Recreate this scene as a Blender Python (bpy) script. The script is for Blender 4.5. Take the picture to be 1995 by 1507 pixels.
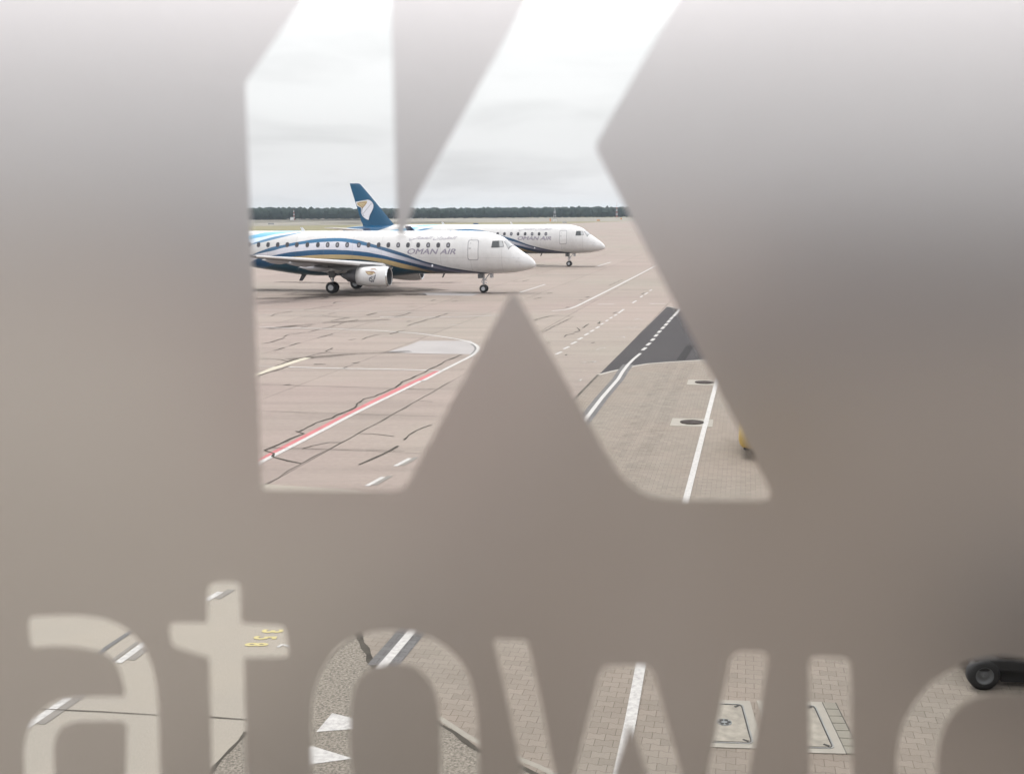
import bpy, bmesh, math, random
from math import sin, cos, tan, atan, radians, pi, sqrt
from mathutils import Vector, Matrix, noise

S = bpy.context.scene
for o in list(bpy.data.objects):
    bpy.data.objects.remove(o)
COL = S.collection
random.seed(7)

# ------------------------------------------------------------------ camera
FP, CX, CY, CAMH = 2200.0, 997.5, 753.5, 5.95          # focal length and centre in photo pixels, eye height in metres
PITCH, ROLL = atan(341.5/FP), radians(.25)
R0 = Vector((1, 0, 0)); FW = Vector((0, cos(PITCH), -sin(PITCH))); U0 = R0.cross(FW)
RT = R0*cos(ROLL) - U0*sin(ROLL); UP = U0*cos(ROLL) + R0*sin(ROLL)
CAM = Vector((0, 0, CAMH))
cd = bpy.data.cameras.new('camera'); cam = bpy.data.objects.new('camera', cd); COL.objects.link(cam)
cd.sensor_width = 36; cd.lens = 36*FP/1995; cd.clip_start = .01; cd.clip_end = 20000
M = Matrix((RT, UP, -FW)).transposed().to_4x4(); M.translation = CAM
cam.matrix_world = M
S.camera = cam
WIN_D = 1.2
cd.dof.use_dof = True; cd.dof.focus_distance = 26; cd.dof.aperture_fstop = cd.lens/11.2

# ------------------------------------------------------------------ world, sun, exposure
SUN_EL, SUN_AZ = radians(68), radians(-25)             # azimuth from +Y towards +X
w = bpy.data.worlds.new('World'); S.world = w; w.use_nodes = True
nt = w.node_tree; nt.nodes.clear()
def N(nt, t, **k):
    n = nt.nodes.new(t)
    for a, b in k.items():
        if a.startswith('i_'):
            n.inputs[a[2:].replace('_', ' ')].default_value = b
        else:
            setattr(n, a, b)
    return n
L = lambda nt, a, b: nt.links.new(a, b)
def math_(nt, op, a, b=None, c=None, clamp=False):
    n = nt.nodes.new('ShaderNodeMath'); n.operation = op; n.use_clamp = clamp
    for i, v in enumerate((a, b, c)):
        if v is None: continue
        if isinstance(v, (int, float)): n.inputs[i].default_value = v
        else: nt.links.new(v, n.inputs[i])
    return n.outputs[0]
def mix_(nt, fac, a, b, mode='MIX'):
    n = nt.nodes.new('ShaderNodeMix'); n.data_type = 'RGBA'; n.blend_type = mode
    for s, v in ((n.inputs[0], fac), (n.inputs[6], a), (n.inputs[7], b)):
        if isinstance(v, (int, float)): s.default_value = v
        elif isinstance(v, tuple): s.default_value = v if len(v) == 4 else (*v, 1)
        else: nt.links.new(v, s)
    return n.outputs[2]
def ramp_(nt, fac, stops, interp='LINEAR'):
    n = nt.nodes.new('ShaderNodeValToRGB'); n.color_ramp.interpolation = interp
    e = n.color_ramp.elements
    while len(e) < len(stops): e.new(.5)
    for k, (p, c) in enumerate(stops):
        e[k].position = p; e[k].color = (c, c, c, 1) if isinstance(c, (int, float)) else (*c, 1)
    nt.links.new(fac, n.inputs[0])
    return n.outputs[0]
SKY = .1
sky = N(nt, 'ShaderNodeTexSky', sky_type='NISHITA'); sky.sun_disc = False
sky.sun_elevation = SUN_EL; sky.sun_rotation = SUN_AZ; sky.air_density = 1; sky.dust_density = 3
tc = N(nt, 'ShaderNodeTexCoord')
sep = N(nt, 'ShaderNodeSeparateXYZ'); L(nt, tc.outputs['Generated'], sep.inputs[0])
zup = math_(nt, 'MAXIMUM', sep.outputs[2], 0.0)
den = math_(nt, 'ADD', zup, .13)
px_ = math_(nt, 'DIVIDE', sep.outputs[0], den); py_ = math_(nt, 'DIVIDE', sep.outputs[1], den)
cmb = N(nt, 'ShaderNodeCombineXYZ'); L(nt, px_, cmb.inputs[0]); L(nt, py_, cmb.inputs[1])
n1 = N(nt, 'ShaderNodeTexNoise', i_Scale=.9, i_Detail=8.0, i_Roughness=.55, i_Distortion=.3); L(nt, cmb.outputs[0], n1.inputs['Vector'])
n2 = N(nt, 'ShaderNodeTexNoise', i_Scale=.22, i_Detail=3.0); L(nt, cmb.outputs[0], n2.inputs['Vector'])
cl = ramp_(nt, n1.outputs[0], [(.30, .87), (.52, 1.0), (.7, 1.02)])
cl2 = ramp_(nt, n2.outputs[0], [(.35, .93), (.6, 1.03)])
grad = ramp_(nt, zup, [(0, (8.8, 8.7, 8.95)), (.045, (9.5, 9.45, 9.6)), (.09, (10.6, 10.6, 10.7)), (.145, (11.7, 11.7, 11.8)), (.18, (15.0, 14.9, 15.1)), (.24, (19.5, 19.3, 19.7)), (1, (18.5, 18.3, 18.3))])
# the veiled sun brightens the middle of the sky ahead
frontal = math_(nt, 'MULTIPLY', ramp_(nt, sep.outputs[1], [(.25, 0.0), (.85, 1.0)]), ramp_(nt, zup, [(.16, 0.0), (.25, 1.0), (.55, 1.0), (.8, .2)]))
grad = mix_(nt, 1.0, grad, mix_(nt, frontal, (1, 1, 1), (1.75, 1.74, 1.76)), 'MULTIPLY')
cc = mix_(nt, 1.0, grad, mix_(nt, 1.0, cl, cl2, 'MULTIPLY'), 'MULTIPLY')
skc = mix_(nt, .96, sky.outputs[0], cc)
bg = N(nt, 'ShaderNodeBackground', i_Strength=SKY); L(nt, skc, bg.inputs[0])
wo = N(nt, 'ShaderNodeOutputWorld'); L(nt, bg.outputs[0], wo.inputs[0])

sl = bpy.data.lights.new('sun', 'SUN'); sl.energy = 1.5; sl.angle = radians(11); sl.color = (1, .965, .92)
so = bpy.data.objects.new('sun', sl); COL.objects.link(so)
sdir = Vector((sin(SUN_AZ)*cos(SUN_EL), cos(SUN_AZ)*cos(SUN_EL), sin(SUN_EL)))
so.rotation_euler = sdir.to_track_quat('Z', 'Y').to_euler(); so.location = (0, 0, 60)

S.view_settings.view_transform = 'Standard'; S.view_settings.look = 'None'
S.view_settings.gamma = 1; S.view_settings.exposure = 0.0
S.render.engine = 'CYCLES'
S.cycles.use_denoising = True
S.cycles.max_bounces = 10; S.cycles.transmission_bounces = 10; S.cycles.glossy_bounces = 4; S.cycles.diffuse_bounces = 3
S.cycles.sample_clamp_indirect = 8; S.cycles.caustics_reflective = False; S.cycles.caustics_refractive = True
S.cycles.blur_glossy = 0
S.cycles.volume_bounces = 1

# ------------------------------------------------------------------ helpers
def srgb(r, g, b):
    f = lambda c: (c/255/12.92) if c/255 <= .04045 else ((c/255+.055)/1.055)**2.4
    return (f(r), f(g), f(b))
def ray(x, y): return FW + RT*((x-CX)/FP) - UP*((y-CY)/FP)
def at(x, y, z=0.0):
    d = ray(x, y); return CAM + d*((z-CAMH)/d.z)
def Z(ox, oy, s, pts): return [(ox+x/s, oy+y/s) for x, y in pts]

def tag(o, label=None, cat=None, group=None, kind=None):
    if label: o['label'] = label
    if cat: o['category'] = cat
    if group: o['group'] = group
    if kind: o['kind'] = kind
    return o
def empty(name, loc=(0, 0, 0), rz=0):
    o = bpy.data.objects.new(name, None); COL.objects.link(o); o.location = loc; o.rotation_euler.z = rz
    o.empty_display_size = .3
    return o
def mesh_obj(name, verts, faces, mats, parent=None, smooth=False, mi=None, kind=None):
    me = bpy.data.meshes.new(name); me.from_pydata([tuple(v) for v in verts], [], faces); me.update()
    for m in (mats if isinstance(mats, (list, tuple)) else [mats]): me.materials.append(m)
    if mi: me.polygons.foreach_set('material_index', mi)
    if smooth: me.polygons.foreach_set('use_smooth', [True]*len(me.polygons))
    o = bpy.data.objects.new(name, me); COL.objects.link(o)
    if parent: o.parent = parent
    if kind: o['kind'] = kind
    return o
class MB:
    def __init__(s): s.v = []; s.f = []; s.m = []
    def add(s, v, f, mi=0):
        b = len(s.v); s.v += [tuple(x) for x in v]; s.f += [tuple(b+i for i in q) for q in f]; s.m += [mi]*len(f)
    def box(s, c, d, rz=0, bev=0, mi=0):
        x, y, z = d[0]/2, d[1]/2, d[2]/2
        if bev <= 0:
            v = [(a*x, b*y, e*z) for e in (-1, 1) for a, b in ((-1, -1), (1, -1), (1, 1), (-1, 1))]
            f = [(3, 2, 1, 0), (4, 5, 6, 7), (0, 1, 5, 4), (1, 2, 6, 5), (2, 3, 7, 6), (3, 0, 4, 7)]
        else:
            bm = bmesh.new(); bmesh.ops.create_cube(bm, size=1)
            for q in bm.verts: q.co = Vector((q.co.x*d[0], q.co.y*d[1], q.co.z*d[2]))
            bmesh.ops.bevel(bm, geom=bm.edges[:], offset=bev, segments=3, affect='EDGES', profile=.5)
            bm.verts.index_update()
            v = [tuple(q.co) for q in bm.verts]; f = [[q.index for q in g.verts] for g in bm.faces]; bm.free()
        R = Matrix.Rotation(rz, 3, 'Z'); s.add([R @ Vector(q)+Vector(c) for q in v], f, mi)
    def tube(s, a, b, r, r2=None, n=12, mi=0):
        a, b = Vector(a), Vector(b); r2 = r if r2 is None else r2
        q = (b-a).to_track_quat('Z', 'Y'); l = (b-a).length
        v = []
        for k in range(n):
            t = 2*pi*k/n; v.append(a+q @ Vector((r*cos(t), r*sin(t), 0)))
        for k in range(n):
            t = 2*pi*k/n; v.append(a+q @ Vector((r2*cos(t), r2*sin(t), l)))
        f = [(k, (k+1) % n, n+(k+1) % n, n+k) for k in range(n)]+[tuple(range(n))[::-1], tuple(range(n, 2*n))]
        s.add(v, f, mi)
    def lathe(s, prof, o, axis, n=48, mi=0):        # prof: (dist along axis, radius)
        o = Vector(o); q = Vector(axis).normalized().to_track_quat('Z', 'Y'); v = []
        for d, r in prof:
            for k in range(n):
                t = 2*pi*k/n; v.append(o+q @ Vector((r*cos(t), r*sin(t), d)))
        f = [(i*n+k, i*n+(k+1) % n, (i+1)*n+(k+1) % n, (i+1)*n+k) for i in range(len(prof)-1) for k in range(n)]
        s.add(v, f, mi)
    def build(s, name, mats, parent=None, smooth=False, **k): return mesh_obj(name, s.v, s.f, mats, parent, smooth, s.m, **k)
def autosmooth(o, ang=40):
    me = o.data; me.polygons.foreach_set('use_smooth', [True]*len(me.polygons))
    bm = bmesh.new(); bm.from_mesh(me)
    for e in bm.edges:
        if len(e.link_faces) == 2 and e.calc_face_angle(0) > radians(ang): e.smooth = False
    bm.to_mesh(me); bm.free()
    return o

# ------------------------------------------------------------------ materials
def mat(name, col=(.5, .5, .5), rough=.6, metal=0, coat=0, spec=.5, var=0, vscale=5, bump=0, bscale=60):
    m = bpy.data.materials.new(name); m.use_nodes = True; t = m.node_tree; b = t.nodes['Principled BSDF']
    b.inputs['Base Color'].default_value = (*col, 1); b.inputs['Roughness'].default_value = rough
    b.inputs['Metallic'].default_value = metal; b.inputs['Coat Weight'].default_value = coat
    b.inputs['Specular IOR Level'].default_value = spec
    tc = N(t, 'ShaderNodeTexCoord')
    n = N(t, 'ShaderNodeTexNoise', i_Scale=vscale, i_Detail=5.0); L(t, tc.outputs['Object'], n.inputs['Vector'])
    v = max(var, .04)
    c = ramp_(t, n.outputs[0], [(.3, tuple(x*(1-v) for x in col)), (.7, tuple(min(1, x*(1+v)) for x in col))])
    L(t, c, b.inputs['Base Color'])
    if bump:
        n2 = N(t, 'ShaderNodeTexNoise', i_Scale=bscale, i_Detail=4.0); L(t, tc.outputs['Object'], n2.inputs['Vector'])
        bp = N(t, 'ShaderNodeBump', i_Strength=bump); L(t, n2.outputs[0], bp.inputs['Height']); L(t, bp.outputs[0], b.inputs['Normal'])
    return m

def ground_mat(name, c1, c2, big=.05, spk=.12, spk_scale=9, streak=0.0, joints=None, rough=.85):
    m = bpy.data.materials.new(name); m.use_nodes = True; t = m.node_tree; b = t.nodes['Principled BSDF']
    b.inputs['Roughness'].default_value = rough; b.inputs['Specular IOR Level'].default_value = .2
    tc = N(t, 'ShaderNodeTexCoord'); co = tc.outputs['Object']
    n1 = N(t, 'ShaderNodeTexNoise', i_Scale=big, i_Detail=6.0, i_Roughness=.6); L(t, co, n1.inputs['Vector'])
    c = mix_(t, ramp_(t, n1.outputs[0], [(.38, 0.0), (.62, 1.0)]), c1, c2)
    n2 = N(t, 'ShaderNodeTexNoise', i_Scale=spk_scale, i_Detail=5.0, i_Roughness=.7); L(t, co, n2.inputs['Vector'])
    c = mix_(t, 1.0, c, ramp_(t, n2.outputs[0], [(.3, 1-spk), (.7, 1+spk)]), 'MULTIPLY')
    if streak:
        mp = N(t, 'ShaderNodeMapping'); mp.inputs['Scale'].default_value = (.06, .9, 1); mp.inputs['Rotation'].default_value = (0, 0, radians(3)); L(t, co, mp.inputs[0])
        n3 = N(t, 'ShaderNodeTexNoise', i_Scale=1.0, i_Detail=6.0, i_Roughness=.65); L(t, mp.outputs[0], n3.inputs['Vector'])
        c = mix_(t, 1.0, c, ramp_(t, n3.outputs[0], [(.3, 1-streak), (.5, 1.0), (.75, 1+streak*.6)]), 'MULTIPLY')
    if joints:
        c = joints(t, co, c)
    L(t, c, b.inputs['Base Color'])
    bp = N(t, 'ShaderNodeBump', i_Strength=.15, i_Distance=.01); L(t, n2.outputs[0], bp.inputs['Height']); L(t, bp.outputs[0], b.inputs['Normal'])
    return m
GRID = radians(11.6)
def slab_joints(t, co, c):
    mp = N(t, 'ShaderNodeMapping'); mp.inputs['Rotation'].default_value = (0, 0, radians(SLAB_ROT)); mp.inputs['Location'].default_value = (SLAB_OX, SLAB_OY, 0); L(t, co, mp.inputs[0])
    nz = N(t, 'ShaderNodeTexNoise', i_Scale=.35, i_Detail=3.0); L(t, co, nz.inputs['Vector'])
    br = N(t, 'ShaderNodeTexBrick', offset=0.0, offset_frequency=1)
    br.inputs['Color1'].default_value = (1, 1, 1, 1); br.inputs['Color2'].default_value = (.88, .88, .885, 1); br.inputs['Mortar'].default_value = (.36, .35, .34, 1)
    br.inputs['Scale'].default_value = 1; br.inputs['Mortar Size'].default_value = .022; br.inputs['Mortar Smooth'].default_value = .2
    br.inputs['Brick Width'].default_value = 5; br.inputs['Row Height'].default_value = 5; L(t, mp.outputs[0], br.inputs[0])
    return mix_(t, ramp_(t, nz.outputs[0], [(.4, .55), (.6, 1.0)]), c, mix_(t, 1.0, c, br.outputs[0], 'MULTIPLY'))
def paver_joints(t, co, c, W=.21, Hh=.147):
    mp = N(t, 'ShaderNodeMapping'); mp.inputs['Rotation'].default_value = (0, 0, GRID); L(t, co, mp.inputs[0])
    nw = N(t, 'ShaderNodeTexNoise', i_Scale=1.3, i_Detail=2.0); L(t, co, nw.inputs['Vector'])
    sp = N(t, 'ShaderNodeSeparateXYZ'); L(t, mp.outputs[0], sp.inputs[0])
    # bone-shaped pavers: the long joints zigzag, mirrored from row to row
    wob = math_(t, 'MULTIPLY', math_(t, 'SUBTRACT', nw.outputs[0], .5), .03)
    tri = math_(t, 'SINE', math_(t, 'MULTIPLY', sp.outputs[0], 2*pi/W))
    tri = math_(t, 'MULTIPLY', math_(t, 'MINIMUM', math_(t, 'MAXIMUM', math_(t, 'MULTIPLY', tri, 1.8), -1.0), 1.0), .011)
    ph = math_(t, 'COSINE', math_(t, 'MULTIPLY', sp.outputs[1], pi/Hh))
    y2 = math_(t, 'ADD', math_(t, 'ADD', sp.outputs[1], math_(t, 'MULTIPLY', tri, ph)), wob)
    cb = N(t, 'ShaderNodeCombineXYZ'); L(t, math_(t, 'ADD', sp.outputs[0], W*.25), cb.inputs[0]); L(t, y2, cb.inputs[1])
    br = N(t, 'ShaderNodeTexBrick', offset=.5, offset_frequency=2)
    br.inputs['Color1'].default_value = (1.07, 1.07, 1.07, 1); br.inputs['Color2'].default_value = (.88, .875, .87, 1); br.inputs['Mortar'].default_value = (.42, .4, .38, 1)
    br.inputs['Scale'].default_value = 1; br.inputs['Mortar Size'].default_value = .0042; br.inputs['Mortar Smooth'].default_value = .3
    br.inputs['Brick Width'].default_value = W; br.inputs['Row Height'].default_value = Hh; L(t, cb.outputs[0], br.inputs[0])
    nz = N(t, 'ShaderNodeTexNoise', i_Scale=1.6, i_Detail=5.0, i_Roughness=.7); L(t, co, nz.inputs['Vector'])
    return mix_(t, ramp_(t, nz.outputs[0], [(.35, .6), (.6, 1.0)]), c, mix_(t, 1.0, c, br.outputs[0], 'MULTIPLY'))
SLAB_ROT, SLAB_OX, SLAB_OY = 12.1, .43, 3.47
GM = {
 'apron': ground_mat('apron_concrete', (0.276, 0.220, 0.197), (0.264, 0.231, 0.197), .03, .08, 6, .14, slab_joints),
 'paver': ground_mat('concrete_pavers', (0.228, 0.192, 0.161), (0.218, 0.192, 0.163), .25, .07, 30, .04, paver_joints),
 'smooth': ground_mat('pale_brushed_concrete', (0.292, 0.262, 0.222), (0.276, 0.252, 0.218), .3, .17, 55),
 'pale': ground_mat('added_pale_concrete', (0.335, 0.305, 0.262), (0.315, 0.290, 0.252), .1, .05, 10, .05),
 'asphalt': ground_mat('dark_asphalt', (0.032, 0.028, 0.031), (0.039, 0.035, 0.036), .12, .14, 25, .08),
 'aggregate': ground_mat('coarse_aggregate', (0.190, 0.169, 0.142), (0.172, 0.154, 0.130), .5, .75, 30),
 'grass': ground_mat('dry_grass', (0.150, 0.143, 0.068), (0.200, 0.172, 0.095), .006, .10, .5, .10),
 'strip': ground_mat('far_taxiway', (0.232, 0.214, 0.180), (0.210, 0.197, 0.165), .02, .05, .5),
}
white_p = mat('white_road_paint', (0.40, 0.388, 0.374), .7, var=.22, vscale=16)
faint_p = mat('worn_white_paint', (0.312, 0.290, 0.268), .8, var=.12, vscale=8)
cream_p = mat('cream_road_paint', (0.412, 0.374, 0.293), .75, var=.1, vscale=2)
red_p = mat('faded_red_paint', (.36, .095, .10), .75, var=.12, vscale=1.5)
yellow_p = mat('yellow_road_paint', (0.437, 0.374, 0.168), .75, var=.1)
tar = mat('tar_crack_filler', (.068, .061, .052), .9, spec=.08, var=.3, vscale=3)
tar_l = mat('joint_filler', (.095, .085, .073), .9, spec=.1, var=.25, vscale=2)
greyband = ground_mat('grey_cover_paint', (0.134, 0.128, 0.128), (0.119, 0.115, 0.115), .8, .12, 20, .0, paver_joints)
stripe_dark = mat('dark_cover_paint', (0.094, 0.090, 0.087), .7, var=.15, vscale=4)
stripe_pale = mat('pale_cover_paint', (0.181, 0.165, 0.147), .8, var=.1, vscale=4)
patch_p = mat('repair_slab_concrete', (0.287, 0.268, 0.262), .8, var=.06, vscale=.6)
kerb_m = mat('pale_kerb_concrete', (0.324, 0.306, 0.275), .8, var=.08)

# ------------------------------------------------------------------ ground
def low(z): return z if z <= .004 else .004+(z-.004)*.45
def flat(name, pts, m, z, kind='structure'):
    z = low(z)
    P = [at(x, y, z) for x, y in pts] if len(pts[0]) == 2 else [Vector(q) for q in pts]
    area = sum(P[i].x*P[(i+1) % len(P)].y-P[(i+1) % len(P)].x*P[i].y for i in range(len(P)))
    if area < 0: P.reverse()
    me = bpy.data.meshes.new(name); bm = bmesh.new()
    f = bm.faces.new([bm.verts.new(q) for q in P]); bmesh.ops.triangulate(bm, faces=[f]); bm.to_mesh(me); bm.free()
    me.materials.append(m); o = bpy.data.objects.new(name, me); COL.objects.link(o)
    if kind: o['kind'] = kind
    return o
def ribbon_mb(mb, pts, w, z, w2=None, world=False, jag=0, mi=0):
    z = low(z)
    P = [Vector(q) for q in pts] if world else [at(x, y, z) for x, y in pts]
    if jag:
        Q = [P[0]]
        for a, b in zip(P, P[1:]):
            n = max(1, int((b-a).length/jag)); d = (b-a); nn = Vector((-d.y, d.x, 0)).normalized()
            for k in range(1, n): Q.append(a+d*(k/n)+nn*random.uniform(-.1, .1)*jag)
            Q.append(b)
        P = Q
    n = len(P); V = []
    for i, q in enumerate(P):
        d = (P[min(i+1, n-1)]-P[max(i-1, 0)]); nn = Vector((-d.y, d.x, 0)).normalized()
        ww = w if w2 is None else w+(w2-w)*i/(n-1)
        if jag: ww *= random.uniform(.5, 1.5)
        V += [q+nn*ww/2, q-nn*ww/2]
    for q in V: q.z = z
    mb.add(V, [(2*i+1, 2*i+3, 2*i+2, 2*i) for i in range(n-1)], mi)
def ribbon(name, pts, w, m, z, **k):
    mb = MB(); ribbon_mb(mb, pts, w, z, **k); return mb.build(name, m, kind='structure')

g = mesh_obj('ground', [(-9000, -60, -.03), (9000, -60, -.03), (9000, 9000, -.03), (-9000, 9000, -.03)], [(0, 1, 2, 3)], GM['grass'], kind='structure')
AZ = Z
apron_edge = [(-900, 462), (300, 455), (800, 447), (1000, 437.6), (1125, 434.6), (1230, 430.6), (1700, 424.5), (2600, 421)]
P = [at(x, y, 0) for x, y in apron_edge] + [Vector((250, 60, 0)), Vector((120, -30, 0)), Vector((-120, -30, 0)), Vector((-200, 60, 0))]
flat('apron', [tuple(q) for q in P], GM['apron'], 0)
flat('taxiway', [(-400, 434.3), (486, 434.5), (688, 430.4), (800, 427.0), (1000, 424.3), (1600, 421.6), (2500, 419.5), (2500, 420.3), (1600, 422.5), (1000, 425.3), (800, 428.3), (688, 432.3), (486, 437), (-400, 438.5)], GM['strip'], -.012)
flat('runway', [(-400, 427.6), (486, 428.2), (700, 427.0), (1000, 423.2), (1000, 422.9), (700, 425.8), (486, 426.9), (-400, 426)], GM['strip'], -.012)
flat('taxiway', [(486, 440.6), (700, 438.2), (1000, 430.7), (1500, 426.3), (1500, 425.9), (1000, 430.1), (700, 436.9), (486, 439.2), (-400, 443), (-400, 445)], GM['strip'], -.012)

pav_l = [(1166, 729), (1120, 776), (980, 928), (820, 1096), (696, 1228)]
asp_bot = Z(1120, 660, 6.65, [(310, 462), (480, 418), (630, 386), (760, 352), (950, 320), (1200, 300), (1450, 285), (1700, 270)]) + [(1500, 693), (1700, 680), (2600, 640)]
pav = asp_bot[::-1] + pav_l[1:] + [(729, 1298), (858, 1410), (930, 1460), (1046, 1508), (1300, 1640), (1500, 1760), (1500, 2600), (5200, 2600), (5200, 900)]
flat('paved_area', pav, GM['paver'], .004)
flat('asphalt_road', asp_bot + [(2600, 560), (1900, 588), (1400, 612), (1330, 603)] + Z(1000, 500, 5.797, [(1870, 585), (1740, 560)]), GM['asphalt'], .004)
flat('aggregate_area', [(700, 1224), (729, 1298), (858, 1410), (930, 1460), (1046, 1508), (1300, 1640), (1500, 1760), (1500, 2600), (-200, 2600), (340, 1580), (417, 1494), (480, 1424), (600, 1312)], GM['aggregate'], .004)
flat('concrete_apron', [(-3000, 620), (60, 600), (330, 640), (400, 760), (440, 920), (520, 1010), (640, 1150), (480, 1424), (-200, 2600), (-3000, 2600)], GM['pale'], .0015)  # added pale area, lightens the left side of the frosted film
flat('concrete_apron', [(-900, 900), (200, 920), (700, 955), (860, 1010), (700, 1224), (600, 1312), (480, 1424), (417, 1494), (340, 1580), (-200, 2600), (-3000, 2600)], GM['smooth'], .002)
# kerbs and edges
ribbon('kerb_strip', asp_bot, .16, kerb_m, .010)
ribbon('joint_strip', pav_l, .09, tar_l, .008)
ribbon('joint_strip', [(696, 1228), (712, 1262), (729, 1298)], .12, tar, .010, jag=.2)
ribbon('joint_strip', [(729, 1298), (858, 1410), (928, 1458), (1046, 1508), (1300, 1640)], .07, tar, .010, jag=.25)
ribbon('joint_strip', [(480, 1424), (450, 1458), (417, 1494), (340, 1580)], .05, tar, .010, jag=.2)
ribbon('kerb_strip', Z(580, 1180, 3.5625, [(980, 770), (1165, 893), (1240, 935)]) + [(1050, 1492), (1300, 1618)], .08, mat('edge_stone', (.25, .23, .195), .8, var=.08, vscale=6), .009)
# repair slabs
flat('repair_slab', Z(720, 560, 7.536, [(250, 950), (560, 850), (740, 780), (1480, 780), (1590, 850), (1560, 920), (1500, 978), (900, 970)]), patch_p, .006)
flat('repair_slab', Z(720, 560, 7.536, [(680, 108), (800, 76), (1640, 78), (1500, 122)]), patch_p, .006)
# red and white lines
red = Z(470, 560, 3.768, [(120, 1262), (250, 1188), (330, 1150), (700, 955), (1100, 755), (1240, 690), (1420, 612), (1465, 610), (1200, 740), (880, 890), (500, 1090), (240, 1225), (120, 1285)])
red = [(470, 914), (380, 962)] + red + [(380, 985)][:0]
flat('red_line_marking', Z(470, 560, 3.768, [(-300, 1480), (120, 1262), (250, 1190), (700, 957), (1100, 757), (1420, 612), (1470, 610), (1200, 748), (880, 900), (500, 1099), (250, 1228), (120, 1290), (-300, 1510)]), red_p, .010)
wl = Z(470, 560, 3.768, [(-300, 1512), (120, 1290), (250, 1225), (500, 1096), (880, 896), (1200, 744), (1330, 678)]) + \
     Z(720, 560, 7.536, [(760, 1380), (1080, 1210), (1300, 1100), (1500, 1000), (1560, 955), (1592, 915), (1598, 885), (1575, 850), (1520, 815), (1420, 780), (1200, 740), (960, 705), (700, 670), (500, 655), (300, 645)]) + \
     Z(490, 560, 7.536, [(1880, 630), (1200, 605), (120, 580)])
def smooth(pts, k=3):
    for _ in range(k):
        q = [pts[0]]
        for a, b in zip(pts, pts[1:]):
            q += [(a[0]*.75+b[0]*.25, a[1]*.75+b[1]*.25), (a[0]*.25+b[0]*.75, a[1]*.25+b[1]*.75)]
        pts = q+[pts[-1]]
    return pts
ribbon('white_line_marking', smooth(wl, 2), .15, white_p, .014)
ribbon('grey_line_marking', smooth(Z(720, 560, 7.536, [(1500, 985), (1545, 940), (1570, 900), (1555, 860), (1500, 825)]), 2), .16, stripe_dark, .012)
for pts, wd, m in [
    (Z(490, 560, 7.536, [(540, 1165), (1300, 1185), (1880, 1195)]) + Z(720, 560, 7.536, [(600, 1205), (1060, 1218)]), .15, white_p),
    (Z(490, 560, 7.536, [(100, 1155), (330, 1163)]), .12, faint_p),
    (Z(490, 560, 7.536, [(200, 320), (1000, 335), (1880, 350)]) + Z(720, 560, 7.536, [(800, 365), (1860, 385)]), .14, faint_p),
    (Z(490, 560, 7.536, [(100, 400), (1100, 408)]), .12, faint_p),
    (Z(720, 560, 7.536, [(150, 430), (800, 437), (1300, 428), (1880, 405)]) + [(1000, 611)], .15, white_p),
    (Z(720, 560, 7.536, [(80, 520), (330, 524)]), .12, faint_p),
    (Z(720, 560, 7.536, [(600, 538), (850, 541)]), .12, faint_p),
    (Z(720, 560, 7.536, [(1150, 548), (1380, 550)]), .12, faint_p),
    (Z(490, 560, 7.536, [(100, 205), (800, 215), (1400, 230)]), .12, faint_p),
    (Z(1000, 500, 5.797, [(440, 612), (580, 597), (640, 585), (720, 555), (900, 465), (1100, 365), (1300, 262), (1450, 185), (1610, 100), (1750, 25)]), .17, white_p),
    (Z(1000, 500, 5.797, [(70, 405), (360, 312)]), .16, white_p),
    (Z(1000, 500, 5.797, [(955, 105), (1100, 62)]), .2, white_p),
    (Z(1000, 500, 5.797, [(955, 537), (1140, 535)]), .2, white_p),
    (Z(1000, 500, 5.797, [(1540, 530), (1715, 530)]), .2, white_p),
    (Z(1000, 500, 5.797, [(730, 1398), (750, 1402), (772, 1380)]), .07, faint_p),
    ]:
    ribbon('white_line_marking', pts, wd, m, .014)
# the small stencilled white numbers on the apron read only as short pale smudges
for a in [(770, 1190, 965, 1182), (1115, 905, 1250, 908), (1365, 705, 1470, 710), (940, 1042, 1040, 1030), (1250, 797, 1400, 797)]:
    mb = MB(); x = a[0]
    while x < a[2]:
        y = a[1]+(a[3]-a[1])*(x-a[0])/(a[2]-a[0])
        l = random.uniform(8, 26); ribbon_mb(mb, Z(1000, 500, 5.797, [(x, y+random.uniform(-8, 8)), (x+l, y+random.uniform(-8, 8))]), .08, .014); x += l+random.uniform(3, 14)
    mb.build('apron_number_marking', faint_p, kind='structure')
# cream stripe with tar edges
flat('cream_line_marking', Z(490, 560, 7.536, [(-600, 1480), (80, 1262), (300, 1172), (520, 1105), (760, 1025), (880, 1030), (700, 1085), (500, 1150), (300, 1215), (100, 1285), (-600, 1540)]), cream_p, .010)
# dashed line lower left
for k, pts in enumerate([Z(470, 560, 3.768, [(922, 1453), (1042, 1387)]), Z(470, 560, 3.768, [(1130, 1308), (1238, 1250)]), Z(0, 1100, 3.0227, [(1214, 206), (1298, 156)]),
            Z(0, 1100, 3.0227, [(695, 572), (858, 452)]), Z(0, 1100, 3.0227, [(150, 952), (405, 778)]), [(560, 1050), (592, 1030)], [(640, 998), (672, 978)]]):
    a, b = at(*pts[0], .012), at(*pts[1], .012); d = (b-a).normalized(); nn = Vector((-d.y, d.x, 0))
    ribbon('white_line_marking', [a, b], .11, white_p, .014, world=True)
    ribbon('grey_line_marking', [a-nn*.11+d*.12, b-nn*.11+d*.15], .13, stripe_pale, .012, world=True)
    if k == 3: ribbon('grey_line_marking', [a+nn*.11, b+nn*.11], .07, stripe_pale, .012, world=True)
ribbon('grey_line_marking', Z(0, 1100, 3.0227, [(560, 540), (635, 480), (780, 385)]), .085, stripe_dark, .012)
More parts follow.
